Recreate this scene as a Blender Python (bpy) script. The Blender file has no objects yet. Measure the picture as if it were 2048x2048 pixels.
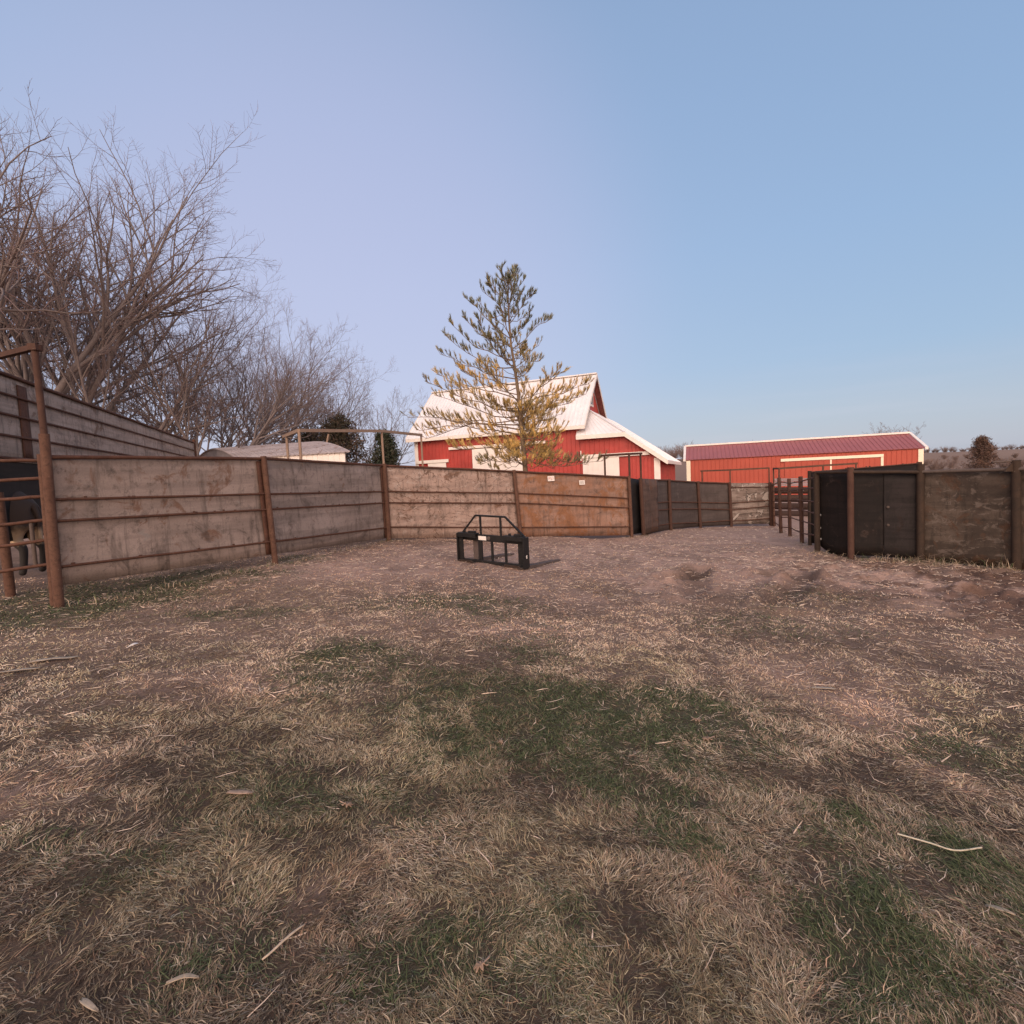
import bpy, bmesh, math, random
import numpy as np
from mathutils import Vector, Matrix

random.seed(7)
RNG = np.random.default_rng(11)
R = math.radians
SC = bpy.context.scene
COL = SC.collection

# ------------------------------------------------------------------ camera
F = 1024.0                       # focal length in photo pixels (photo is 2048 wide)
PITCH, ROLL, CAM_H = math.atan(69 / F), 0.045, 1.58
_c, _s = math.cos(PITCH), math.sin(PITCH)
FWD = np.array([0, _c, -_s]); UP0 = np.array([0, _s, _c]); RT0 = np.array([1.0, 0, 0])
CU = UP0 * math.cos(ROLL) + RT0 * math.sin(ROLL)
CR = RT0 * math.cos(ROLL) - UP0 * math.sin(ROLL)
CAM = np.array([0, 0, CAM_H])
cd = bpy.data.cameras.new('camera'); cam = bpy.data.objects.new('camera', cd); COL.objects.link(cam)
cd.sensor_width = 36; cd.lens = 18.0 * F / 1024; cd.clip_start = 0.05; cd.clip_end = 3000
m = Matrix.Identity(4)
for i in range(3):
    m[i][0], m[i][1], m[i][2], m[i][3] = CR[i], CU[i], -FWD[i], CAM[i]
cam.matrix_world = m
SC.camera = cam

# ------------------------------------------------------------------ sky, sun, exposure
SC.view_settings.view_transform = 'Standard'; SC.view_settings.look = 'None'
SC.view_settings.exposure = 0.14; SC.view_settings.gamma = 1.0
SUN_EL, SUN_AZ = R(9), R(188)     # the glow after sunset is behind the camera
W = bpy.data.worlds.new('World'); SC.world = W; W.use_nodes = True
def unit_t(v):
    l = math.sqrt(sum(x*x for x in v)); return tuple(x/l for x in v)
def build_world():
    nt = W.node_tree; nt.nodes.clear(); N = nt.nodes.new; L = nt.links.new
    out = N('ShaderNodeOutputWorld')
    sky = N('ShaderNodeTexSky'); sky.sky_type = 'NISHITA'; sky.sun_disc = False
    sky.sun_elevation = SUN_EL; sky.sun_rotation = SUN_AZ
    b1 = N('ShaderNodeBackground'); b1.inputs[1].default_value = 0.02; L(sky.outputs[0], b1.inputs[0])
    tc = N('ShaderNodeTexCoord'); sx = N('ShaderNodeSeparateXYZ'); L(tc.outputs['Generated'], sx.inputs[0])
    def ramp(stops):
        r = N('ShaderNodeValToRGB'); L(sx.outputs['Z'], r.inputs[0]); e = r.color_ramp.elements
        for i, (p, c) in enumerate(stops):
            el = e[i] if i < 2 else e.new(p)
            el.position = p; el.color = (*c, 1)
        return r
    Lr = ramp([(0, (.41,.44,.55)), (1, (.15,.22,.38)), (.15, (.40,.455,.61)), (.33, (.375,.45,.63)), (.54, (.30,.40,.60)), (.68, (.255,.355,.54))])
    Rr = ramp([(0, (.375,.405,.50)), (1, (.15,.22,.38)), (.09, (.345,.41,.53)), (.18, (.285,.40,.57)), (.36, (.25,.375,.575)), (.62, (.215,.325,.52))])
    def mr(src, a, b, t0=0, t1=1):
        k = N('ShaderNodeMapRange'); k.interpolation_type = 'SMOOTHSTEP'
        L(src, k.inputs[0]); k.inputs[1].default_value = a; k.inputs[2].default_value = b
        k.inputs[3].default_value = t0; k.inputs[4].default_value = t1; return k.outputs[0]
    mx = N('ShaderNodeMix'); mx.data_type = 'RGBA'
    L(mr(sx.outputs['X'], -.65, .85), mx.inputs[0]); L(Lr.outputs[0], mx.inputs[6]); L(Rr.outputs[0], mx.inputs[7])
    # the pink belt opposite the set sun
    vd = N('ShaderNodeVectorMath'); vd.operation = 'DOT_PRODUCT'; L(tc.outputs['Generated'], vd.inputs[0]); q = unit_t((-.28, .90, .27)); vd.inputs[1].default_value = q
    mp_ = N('ShaderNodeMix'); mp_.data_type = 'RGBA'; L(mr(vd.outputs['Value'], .80, 1.0, 0, .42), mp_.inputs[0]); L(mx.outputs[2], mp_.inputs[6]); mp_.inputs[7].default_value = (.52,.49,.69,1); mx = mp_
    # thin streaks of high cloud low over the right
    mp = N('ShaderNodeMapping'); L(tc.outputs['Generated'], mp.inputs[0]); mp.inputs['Scale'].default_value = (2.2, 2.2, 26); mp.inputs['Rotation'].default_value = (0, R(3), 0)
    nz = N('ShaderNodeTexNoise'); L(mp.outputs[0], nz.inputs['Vector']); nz.inputs['Scale'].default_value = 1.6; nz.inputs['Detail'].default_value = 5
    cl = N('ShaderNodeMath'); cl.operation = 'MULTIPLY'; L(mr(nz.outputs[0], .45, .75, 0, .35), cl.inputs[0])
    c2 = N('ShaderNodeMath'); c2.operation = 'MULTIPLY'; L(cl.outputs[0], c2.inputs[0]); L(mr(sx.outputs['Z'], .25, .05), c2.inputs[1])
    mc = N('ShaderNodeMix'); mc.data_type = 'RGBA'; L(c2.outputs[0], mc.inputs[0]); L(mx.outputs[2], mc.inputs[6]); mc.inputs[7].default_value = (.47,.48,.60,1)
    # warm afterglow low in the sky behind
    gl = N('ShaderNodeMath'); gl.operation = 'MULTIPLY'
    L(mr(sx.outputs['Y'], .15, -.6), gl.inputs[0]); L(mr(sx.outputs['Z'], .95, .10), gl.inputs[1])
    mg = N('ShaderNodeMix'); mg.data_type = 'RGBA'; L(gl.outputs[0], mg.inputs[0]); L(mc.outputs[2], mg.inputs[6]); mg.inputs[7].default_value = (2.3,1.62,1.28,1)
    b2 = N('ShaderNodeBackground'); b2.inputs[1].default_value = 1.0; L(mg.outputs[2], b2.inputs[0])
    ad = N('ShaderNodeAddShader'); L(b1.outputs[0], ad.inputs[0]); L(b2.outputs[0], ad.inputs[1]); L(ad.outputs[0], out.inputs[0])
build_world()
sl = bpy.data.lights.new('sun', 'SUN'); sun = bpy.data.objects.new('sun', sl); COL.objects.link(sun)
sl.energy = 1.9; sl.angle = R(45); sl.color = (1, .80, .68)
# points from behind the camera, a little from the left, down onto the yard
sun.rotation_euler = (R(90) - R(37), 0, R(-14))

# ------------------------------------------------------------------ projection helpers (pixels of the 2048 photo)
def ray(px, py):
    return FWD + (px - 1024) / F * CR + (1024 - py) / F * CU
def at(px, py, Y):
    d = ray(px, py); return CAM + d * (Y / d[1])
def at_z(px, py, z):
    d = ray(px, py); return CAM + d * ((z - CAM_H) / d[2])
def ztop(x, y, py):
    """height z of the point over (x, y) that shows at photo row py"""
    lo, hi = -4.0, 40.0
    for _ in range(40):
        mid = (lo + hi) / 2
        q = np.array([x, y, mid]) - CAM
        v = 1024 - F * (q @ CU) / (q @ FWD)
        if v > py: lo = mid
        else: hi = mid
    return (lo + hi) / 2
def post_from(px0, py0, px1, py1, H):
    """base point of an upright of height H that spans these two pixels"""
    d0, d1 = ray(px0, py0), ray(px1, py1)
    # same y: CAM+d0*t0, CAM+d1*t1 ; z1-z0 = H
    k = d1[2] / d1[1] - d0[2] / d0[1]
    Y = H / k
    b = CAM + d0 * (Y / d0[1]); t = CAM + d1 * (Y / d1[1])
    return b, t

# ------------------------------------------------------------------ numpy noise
def _hash(ix, iy, s):
    h = (ix * 374761393 + iy * 668265263 + s * 974634541) & 0xFFFFFFFF
    h = ((h ^ (h >> 13)) * 1274126177) & 0xFFFFFFFF
    return ((h ^ (h >> 16)) & 0xFFFF) / 65535.0
def vnoise(x, y, s=0):
    x = np.asarray(x, float); y = np.asarray(y, float)
    ix = np.floor(x).astype(np.int64); iy = np.floor(y).astype(np.int64)
    fx = x - ix; fy = y - iy; fx = fx*fx*(3-2*fx); fy = fy*fy*(3-2*fy)
    a = _hash(ix, iy, s); b = _hash(ix+1, iy, s); c = _hash(ix, iy+1, s); d = _hash(ix+1, iy+1, s)
    return (a*(1-fx)+b*fx)*(1-fy) + (c*(1-fx)+d*fx)*fy
def fbm(x, y, s=0, o=4):
    v = 0; a = .5
    for i in range(o):
        v = v + a * vnoise(x * 2**i, y * 2**i, s + i * 17); a *= .5
    return v / (1 - .5**o)
def sstep(a, b, x):
    t = np.clip((x - a) / (b - a), 0, 1); return t*t*(3-2*t)

# ------------------------------------------------------------------ fence post feet, measured first because the yard's lie follows them
FH = 1.83
PL = {}
def P(key, px0, py0, px1, py1, H=FH):
    PL[key] = post_from(px0, py0, px1, py1, H)
P('a1', 118, 1213, 92, 912); P('a2', 551, 1128, 527, 916); P('a3', 778, 1080, 768, 930)
P('b1', 1042, 1076, 1028, 942); P('b2', 1264, 1075, 1258, 954)
P('c0', 1287, 1072, 1281, 958); P('c1', 1342, 1061, 1338, 960); P('c2', 1401, 1056, 1396, 964); P('c3', 1463, 1053, 1459, 966, 1.78); P('c4', 1543, 1052, 1540, 966, 1.78)
P('d1', 1562, 1066, 1558, 957); P('d2', 1580, 1072, 1578, 959); P('d3', 1604, 1085, 1601, 955)
P('e1', 1635, 1104, 1633, 945); P('e2', 1702, 1117, 1701, 944); P('e3', 1841, 1124, 1841, 944); P('e4', 2033, 1140, 2032, 938)
feet = np.array([PL[k][0] for k in PL])
def g0(x, y):
    xs = 13 * np.tanh(np.asarray(x, float) / 13)
    near = -0.047 * xs
    return near
_res = feet[:, 2] - g0(feet[:, 0], feet[:, 1])
def ground(x, y):
    x = np.asarray(x, float); y = np.asarray(y, float)
    num = np.zeros(np.broadcast(x, y).shape); den = np.full(num.shape, .02)
    for (fx, fy, fz), r in zip(feet, _res):
        w = 1.0 / (((x - fx)**2 + (y - fy)**2) / 4 + .15)**1.5
        num = num + w * r; den = den + w
    yard = g0(x, y) + num / den
    far = -0.9 + 7.0 * sstep(55, 210, y) - 2.2 * sstep(60, 180, x) * sstep(60, 200, y) + 1.2 * sstep(-4, -20, x)
    k = sstep(19, 31, y)
    return yard * (1 - k) + far * k
def gz(x, y): return float(ground(x, y))
def gpix(px, py):
    """ground point seen at a photo pixel"""
    d = ray(px, py); t = 1.0
    z = 0
    for _ in range(30):
        p = CAM + d * ((z - CAM_H) / d[2]); z = gz(p[0], p[1])
    return CAM + d * ((z - CAM_H) / d[2])

# ------------------------------------------------------------------ object helpers
def tag(o, label=None, cat=None, group=None, kind=None):
    if label: o['label'] = label
    if cat: o['category'] = cat
    if group: o['group'] = group
    if kind: o['kind'] = kind
    return o
def thing(name, label, cat, loc=(0, 0, 0), group=None):
    o = bpy.data.objects.new(name, None); COL.objects.link(o); o.location = [float(v) for v in loc]; o.empty_display_size = .2
    return tag(o, label, cat, group)
def link(name, me, mat, parent=None):
    if mat is not None: me.materials.append(mat)
    o = bpy.data.objects.new(name, me); COL.objects.link(o)
    if parent is not None:
        o.parent = parent
        off = Vector((0, 0, 0)); p = parent
        while p is not None: off += p.location; p = p.parent
        me.transform(Matrix.Translation(-off))       # shapes are given in world coordinates
    return o
class MB:
    """collects simple shapes in world coordinates, then becomes ONE mesh"""
    def __init__(s): s.v = []; s.f = []; s.sm = []
    def add(s, vs, fs, smooth=False):
        n = len(s.v); s.v += [tuple(map(float, v)) for v in vs]; s.f += [tuple(i + n for i in f) for f in fs]; s.sm += [smooth] * len(fs); return s
    def hexa(s, c8):   # 0-3 bottom ring, 4-7 top ring
        return s.add(c8, [(3,2,1,0), (4,5,6,7), (0,1,5,4), (1,2,6,5), (2,3,7,6), (3,0,4,7)])
    def box(s, o, a, b, c):
        o, a, b, c = map(np.asarray, (o, a, b, c))
        return s.hexa([o, o+a, o+a+b, o+b, o+c, o+a+c, o+a+b+c, o+b+c])
    def bar(s, p, q, w, h, up=(0, 0, 1)):
        p = np.asarray(p, float); q = np.asarray(q, float); d = (q-p)/np.linalg.norm(q-p)
        x = np.cross(d, up); x /= np.linalg.norm(x); u = np.cross(x, d)
        return s.box(p - x*w/2 - u*h/2, x*w, q-p, u*h)
    def tube(s, pts, r, n=10, cap=True, smooth=True):
        pts = [np.asarray(p, float) for p in pts]; K = len(pts)
        rr = [r]*K if np.isscalar(r) else r
        vs = []; fs = []
        for i, p in enumerate(pts):
            t = pts[min(i+1, K-1)] - pts[max(i-1, 0)]; t /= np.linalg.norm(t)
            a = np.array([0, 0, 1.]) if abs(t[2]) < .9 else np.array([1., 0, 0])
            x = np.cross(t, a); x /= np.linalg.norm(x); y = np.cross(t, x)
            for k in range(n):
                th = 2*math.pi*k/n; vs.append(p + rr[i]*(math.cos(th)*x + math.sin(th)*y))
        for i in range(K-1):
            for k in range(n): fs.append((i*n+k, i*n+(k+1) % n, (i+1)*n+(k+1) % n, (i+1)*n+k))
        s.add(vs, fs, smooth)
        if cap: s.add(vs[:n], [tuple(range(n))]); s.add(vs[-n:], [tuple(range(n))[::-1]])
        return s
    def build(s, name, mat, parent=None):
        me = bpy.data.meshes.new(name); me.from_pydata(s.v, [], s.f)
        bm = bmesh.new(); bm.from_mesh(me); bmesh.ops.recalc_face_normals(bm, faces=bm.faces); bm.to_mesh(me); bm.free()
        me.polygons.foreach_set('use_smooth', s.sm); me.update()
        return link(name, me, mat, parent)
def np_mesh(name, verts, quads, colors=None, smooth=False):
    me = bpy.data.meshes.new(name); verts = np.ascontiguousarray(verts, np.float32); quads = np.ascontiguousarray(quads, np.int32)
    n, k = quads.shape
    me.vertices.add(len(verts)); me.vertices.foreach_set('co', verts.ravel())
    me.loops.add(n*k); me.loops.foreach_set('vertex_index', quads.ravel())
    me.polygons.add(n); me.polygons.foreach_set('loop_start', np.arange(0, n*k, k, dtype=np.int32))
    me.polygons.foreach_set('loop_total', np.full(n, k, np.int32))
    if smooth: me.polygons.foreach_set('use_smooth', np.ones(n, bool))
    me.update(calc_edges=True)
    if colors is not None:
        ca = me.color_attributes.new('col', 'FLOAT_COLOR', 'POINT')
        c4 = np.ones((len(verts), 4), np.float32); c4[:, :3] = colors; ca.data.foreach_set('color', c4.ravel())
    return me

# ------------------------------------------------------------------ materials
def new_mat(name):
    mt = bpy.data.materials.new(name); mt.use_nodes = True
    return mt, mt.node_tree, mt.node_tree.nodes['Principled BSDF']
def nd(nt, typ, **kw):
    n = nt.nodes.new(typ)
    for k, v in kw.items(): setattr(n, k, v)
    return n
def noise(nt, scale, detail=4, rough=.6, vec=None, sc=(1, 1, 1), dist=0., loc=(0, 0, 0)):
    tc = nd(nt, 'ShaderNodeTexCoord'); mp = nd(nt, 'ShaderNodeMapping'); mp.inputs['Scale'].default_value = sc; mp.inputs['Location'].default_value = loc
    nt.links.new(tc.outputs['Object'], mp.inputs[0])
    n = nd(nt, 'ShaderNodeTexNoise'); nt.links.new(mp.outputs[0], n.inputs['Vector'])
    n.inputs['Scale'].default_value = scale; n.inputs['Detail'].default_value = detail; n.inputs['Roughness'].default_value = rough; n.inputs['Distortion'].default_value = dist
    return n.outputs[0]
def rng(nt, src, a, b, t0=0, t1=1):
    k = nd(nt, 'ShaderNodeMapRange'); nt.links.new(src, k.inputs[0]); k.clamp = True
    for i, v in zip((1, 2, 3, 4), (a, b, t0, t1)): k.inputs[i].default_value = v
    return k.outputs[0]
def mixc(nt, fac, a, b, mode='MIX'):
    k = nd(nt, 'ShaderNodeMix', data_type='RGBA', blend_type=mode)
    for i, v in ((0, fac), (6, a), (7, b)):
        if isinstance(v, (int, float)): k.inputs[i].default_value = v
        elif isinstance(v, tuple): k.inputs[i].default_value = (*v, 1)
        else: nt.links.new(v, k.inputs[i])
    return k.outputs[2]
def bump(nt, bs, h, strength=.3, dist=.02):
    b = nd(nt, 'ShaderNodeBump'); b.inputs['Strength'].default_value = strength; b.inputs['Distance'].default_value = dist
    nt.links.new(h, b.inputs['Height']); nt.links.new(b.outputs[0], bs.inputs['Normal'])
def plain(name, c, rough=.6, metal=0., var=.15, scale=8., spec=.4, bmp=0.):
    mt, nt, bs = new_mat(name)
    n = noise(nt, scale, 5)
    col = mixc(nt, rng(nt, n, .3, .7), tuple(v*(1-var) for v in c), tuple(min(1, v*(1+var)) for v in c))
    nt.links.new(col, bs.inputs['Base Color']); bs.inputs['Roughness'].default_value = rough; bs.inputs['Metallic'].default_value = metal
    bs.inputs['Specular IOR Level'].default_value = spec
    if bmp: bump(nt, bs, n, bmp)
    return mt
def sheet_mat(name, c1, c2, rust, rust_amt=.5, pale=(.36,.32,.29), pale_amt=.3, dark=(.05,.04,.035), seed=0., crack=False, peel=0.):
    """old steel sheet: uneven grey-brown, vertical run-off streaks, rust blooms, lime deposits, dark stains"""
    mt, nt, bs = new_mat(name); lo = (seed*3.7, seed*5.1, seed*1.3)
    big = noise(nt, .9, 6, .65, dist=.6, loc=lo)
    col = mixc(nt, rng(nt, big, .38, .62), c1, c2)
    band = noise(nt, 1.0, 4, .6, sc=(.5, .5, 7), loc=lo)
    col = mixc(nt, rng(nt, band, .45, .60, 0, .6), col, tuple(v*.60 for v in c1))
    st = noise(nt, 3.0, 5, .7, sc=(3.2, 3.2, .35), loc=lo)
    col = mixc(nt, rng(nt, st, .52, .68, 0, .55), col, dark)
    r1 = noise(nt, 1.7, 8, .72, dist=1.2, loc=(lo[0]+9, lo[1], lo[2]))
    t_ = .66-.22*rust_amt
    col = mixc(nt, rng(nt, r1, t_, t_+.07, 0, .85), col, mixc(nt, noise(nt, 14, 4), tuple(v*.55 for v in rust), rust))
    p1 = noise(nt, 2.6, 9, .75, dist=1.6, sc=(1, 1, 1.8), loc=(lo[0], lo[1]+7, lo[2]))
    t_ = .66-.18*pale_amt
    col = mixc(nt, rng(nt, p1, t_, t_+.035, 0, .6), col, mixc(nt, noise(nt, 20, 5, .7), tuple(v*.6 for v in pale), pale))
    if crack:
        v = noise(nt, 1.1, 5, .55, dist=2.5, loc=(lo[0], lo[1], lo[2]+5))
        a_ = nd(nt, 'ShaderNodeMath', operation='SUBTRACT'); nt.links.new(v, a_.inputs[0]); a_.inputs[1].default_value = .5
        b_ = nd(nt, 'ShaderNodeMath', operation='ABSOLUTE'); nt.links.new(a_.outputs[0], b_.inputs[0])
        col = mixc(nt, rng(nt, b_.outputs[0], .004, .012, .8, 0), col, tuple(x*.45 for x in rust))
    if peel:
        p3 = noise(nt, 1.6, 5, .6, dist=.8, sc=(.7, .7, 6), loc=lo)
        col = mixc(nt, rng(nt, p3, .54, .60, 0, .75), col, (.33,.27,.23)); col = mixc(nt, rng(nt, p3, .46, .36, 0, .7), col, (.07,.05,.04))
        p2 = noise(nt, 2.3, 5, .55, dist=.9, sc=(1, 1, .9), loc=lo)
        col = mixc(nt, rng(nt, p2, .555, .568), col, (.05,.036,.03)); col = mixc(nt, rng(nt, p2, .575, .59), col, (.42,.36,.31))
    d2 = noise(nt, 7, 8, .8, loc=lo)
    col = mixc(nt, rng(nt, d2, .54, .66, 0, .6), col, dark)
    d3 = noise(nt, 2.2, 6, .7, dist=.8, loc=(lo[0]+3, lo[1], lo[2]))
    col = mixc(nt, rng(nt, d3, .55, .68, 0, .55), col, dark)
    fine = noise(nt, 60, 4, .7)
    col = mixc(nt, rng(nt, fine, .3, .7, 0, .35), col, mixc(nt, .55, col, (0, 0, 0)))
    nt.links.new(col, bs.inputs['Base Color']); bs.inputs['Roughness'].default_value = .72; bs.inputs['Specular IOR Level'].default_value = .2
    bump(nt, bs, mixc(nt, .5, r1, d2), .35, .012)
    return mt
def rust_mat(name, c1, c2, dark=(.035,.02,.015), amt=.5):
    mt, nt, bs = new_mat(name)
    a = noise(nt, 5, 7, .7, dist=.5); col = mixc(nt, rng(nt, a, .3, .7), c1, c2)
    b = noise(nt, 22, 6, .75); col = mixc(nt, rng(nt, b, .62-.15*amt, .72, 0, .8), col, dark)
    c = noise(nt, 40, 3); col = mixc(nt, rng(nt, c, .68, .74, 0, .5), col, (.33,.27,.23))
    nt.links.new(col, bs.inputs['Base Color']); bs.inputs['Roughness'].default_value = .8; bs.inputs['Specular IOR Level'].default_value = .2
    bump(nt, bs, b, .4, .006); return mt
def vcol_mat(name, rough=.8, mul=1., trans=0.):
    mt, nt, bs = new_mat(name); a = nd(nt, 'ShaderNodeVertexColor', layer_name='col')
    nt.links.new(a.outputs[0], bs.inputs['Base Color']); bs.inputs['Roughness'].default_value = rough; bs.inputs['Specular IOR Level'].default_value = .25
    return mt

def weathered(name, c, d, rough):
    """painted sheet with uneven fading and run-off streaks"""
    mt, nt, bs = new_mat(name)
    col = mixc(nt, rng(nt, noise(nt, .5, 5, .65), .35, .65), c, tuple(v*.86 for v in c))
    col = mixc(nt, rng(nt, noise(nt, 1.0, 6, .7, sc=(4, 4, .5)), .50, .72, 0, .7), col, d)
    col = mixc(nt, rng(nt, noise(nt, 3.5, 6, .75), .58, .72, 0, .45), col, tuple(v*.7 for v in d))
    nt.links.new(col, bs.inputs['Base Color']); bs.inputs['Roughness'].default_value = rough; bs.inputs['Specular IOR Level'].default_value = .35
    return mt
M = {}
M['sheetA'] = sheet_mat('weathered_sheet', (.37,.29,.25), (.29,.225,.192), (.24,.135,.09), .4, seed=1)
M['sheetA2'] = sheet_mat('weathered_sheet_grey', (.30,.24,.21), (.37,.30,.265), (.22,.13,.09), .3, seed=2.3)
M['sheetB'] = sheet_mat('pale_sheet', (.43,.315,.26), (.34,.24,.195), (.23,.125,.08), .4, pale=(.58,.48,.42), pale_amt=.55, seed=3.1, crack=True)
M['sheetC'] = sheet_mat('rusty_sheet', (.35,.22,.165), (.29,.155,.10), (.33,.15,.072), .75, pale=(.42,.30,.24), pale_amt=.35, seed=4.7)
M['sheetD'] = sheet_mat('lane_sheet', (.105,.084,.076), (.085,.066,.060), (.09,.05,.035), .3, pale=(.2,.165,.145), seed=5.9)
M['sheetE'] = sheet_mat('peeling_sheet', (.23,.175,.145), (.28,.22,.185), (.14,.085,.06), .3, seed=7.2, peel=1)
M['dark'] = sheet_mat('tarred_sheet', (.014,.011,.010), (.021,.015,.013), (.030,.018,.014), .35, pale=(.075,.052,.042), pale_amt=.35, dark=(.008,.007,.007), seed=8.8)
M['mudpanel'] = sheet_mat('mud_splashed_sheet', (.058,.043,.034), (.13,.098,.076), (.11,.06,.036), .6, pale=(.22,.175,.145), pale_amt=.6, dark=(.025,.02,.016), seed=9.6)
M['windbreak'] = sheet_mat('windbreak_sheet', (.36,.285,.24), (.43,.345,.295), (.20,.12,.08), .4, seed=10.4)
M['shade'] = sheet_mat('shade_black_sheet', (.016,.014,.013), (.024,.02,.018), (.03,.02,.015), .3, pale=(.05,.04,.035), pale_amt=.1, dark=(.008,.007,.007), seed=11.5)
M['rust'] = rust_mat('rusty_pipe', (.095,.047,.032), (.145,.078,.053), amt=.9)
M['rustd'] = rust_mat('dark_rusty_pipe', (.062,.032,.024), (.095,.05,.036))
M['rail'] = rust_mat('rusty_rail', (.075,.035,.024), (.125,.060,.040), amt=.8)
M['pale_pipe'] = rust_mat('pale_pipe', (.26,.175,.125), (.33,.235,.175), amt=.2)
M['blackpost'] = rust_mat('black_post', (.028,.021,.017), (.06,.038,.026))
M['greypipe'] = rust_mat('weathered_grey_pipe', (.085,.065,.056), (.12,.092,.078))
M['red'] = plain('barn_red_steel', (.40,.055,.044), .45, 0, .22, .9)
M['red2'] = weathered('shed_red_steel', (.42,.078,.046), (.34,.065,.045), .5)
M['maroon'] = weathered('maroon_roof_steel', (.34,.11,.105), (.28,.09,.088), .5)
M['white'] = weathered('white_steel_roof', (.82,.79,.78), (.72,.67,.65), .42)
M['trim'] = plain('cream_trim', (.80,.73,.66), .5, 0, .06, 3)
M['door'] = plain('white_door', (.80,.74,.68), .5, 0, .06, 2)
M['trim2'] = plain('pale_yellow_trim', (.84,.74,.56), .5, 0, .05, 2)
M['soffit'] = plain('soffit', (.20,.06,.045), .7, 0, .3, 6)
M['glass'] = plain('dark_glass', (.05,.05,.06), .12, 0, .1, 2)
M['tin'] = sheet_mat('old_tin_roof', (.42,.37,.37), (.36,.31,.31), (.24,.14,.10), .40, pale=(.50,.46,.46), pale_amt=.5, dark=(.22,.17,.16), seed=13)
M['tinwall'] = plain('grey_tin_wall', (.17,.15,.15), .6, 0, .2, 3)
M['black'] = rust_mat('black_painted_steel', (.012,.012,.013), (.024,.022,.021), dark=(.085,.066,.054), amt=-.2); M['black'].node_tree.nodes['Principled BSDF'].inputs['Roughness'].default_value = .45
M['worn'] = rust_mat('worn_dirty_steel', (.075,.06,.055), (.12,.09,.08), amt=.3)
M['sticker'] = plain('white_sticker', (.78,.72,.66), .5, 0, .10, 40)
M['sticker_red'] = plain('faded_red_print', (.45,.12,.09), .6)
M['bolt'] = plain('zinc_bolt', (.55,.52,.50), .4, .6)
M['bark'] = rust_mat('grey_bark', (.165,.135,.128), (.225,.186,.174), dark=(.085,.065,.058), amt=.3)
M['twig'] = plain('twig_bark', (.225,.162,.152), .9, 0, .25, 3, .1)
M['pinebark'] = rust_mat('pine_bark', (.15,.105,.07), (.22,.16,.105), dark=(.09,.06,.04), amt=.3)
M['vcol'] = vcol_mat('leaf_colours', .7)
M['straw'] = vcol_mat('straw_colours', .85)
M['husk'] = plain('dry_husk', (.44,.345,.25), .8, 0, .2, 60)
M['oakleaf'] = plain('dry_oak_leaf', (.36,.245,.175), .8, 0, .25, 50)
M['stalk'] = plain('dry_stalk', (.50,.44,.33), .7, 0, .2, 60)
M['boards'] = sheet_mat('brown_boards', (.062,.036,.028), (.085,.05,.038), (.12,.06,.04), .3, seed=14)

# ------------------------------------------------------------------ ground: one sheet out to the horizon
# patches of living grass and bare earth: centre and half-size as read off the photo, turned into ellipses lying in the yard
def patch(px, py, rx, ry, w=1.):
    c = gpix(px, py); a = gpix(px, max(py - ry, 1040)); b = gpix(px, py + ry)
    return (c[0], c[1], rx * c[1] / F, max(.15, abs(a[1] - b[1]) / 2), w)
GREEN = [patch(*p) for p in [
    (60,1230,150,40,1.), (200,1190,190,26,1.), (420,1150,150,16,.9), (590,1118,60,9,.7), (480,1225,130,16,.55), (900,1205,170,18,.7), (1010,1240,120,14,.4),
    (700,1330,120,50,.75), (1080,1300,90,40,.45), (930,1400,140,60,.8), (1150,1430,200,70,.95), (1400,1450,150,70,1.), (1330,1560,190,80,.75), (1000,1520,160,60,.5),
    (1560,1250,160,25,.35), (1650,1190,90,14,.3), (1940,1480,150,50,.75), (1450,1680,110,60,.45), (2010,1760,90,120,.95), (1780,1720,110,60,.55), (1790,1930,230,120,1.15), (1650,1850,70,80,.5),
    (820,1940,160,70,.9), (560,1560,160,60,.45), (260,1700,120,60,.55), (100,1640,110,40,.3), (400,1900,140,60,.35), (760,1640,170,60,.4), (1150,1950,130,70,.4)]]
BARE = [patch(*p) for p in [(500,1145,260,18,.5), (800,1115,260,35,.9), (1150,1105,240,35,1.), (1400,1085,220,30,1.), (1500,1140,160,24,.9), (1080,1200,160,22,.5), (1330,1170,100,20,.8), (1720,1160,240,24,.8), (1920,1180,220,40,1.),
    (1000,1255,150,22,.7), (1640,1360,170,34,.6), (1740,1420,110,44,.7), (1800,1520,60,45,.45), (400,1380,240,40,.5), (60,1560,110,30,.5), (650,1790,60,25,.5), (1440,1750,45,30,.5)]]
def emask(pts, x, y, s):
    v = np.zeros(np.shape(x))
    wx = x + .5*(fbm(x*1.3, y*1.3, s, 3) - .5); wy = y + .7*(fbm(x*1.3, y*1.3, s+5, 3) - .5)
    for cx, cy, rx, ry, w in pts:
        q = ((wx-cx)/rx)**2 + ((wy-cy)/ry)**2
        v = np.maximum(v, w*np.exp(-q*.9)) if False else v + w*np.exp(-q*q*.5 - q*.35)
    return np.clip(v, 0, 1.15)
def green_at(x, y):
    return np.clip(emask(GREEN, x, y, 31) * (.15 + 1.6*fbm(x*2.6, y*2.6, 77, 4)), 0, 1)
def bare_at(x, y):
    return np.clip(np.maximum(emask(BARE, x, y, 47), sstep(11.5, 15, y)*.95) * (.55 + .8*fbm(x*1.7, y*1.7, 91, 4)), 0, 1)
RUTS = [(gpix(1330,1165), gpix(1395,1150)), (gpix(1385,1195), gpix(1400,1140)), (gpix(1530,1150), gpix(1605,1155)), (gpix(1560,1215), gpix(1605,1160)), (gpix(1960,1190), gpix(2048,1215))]
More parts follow.
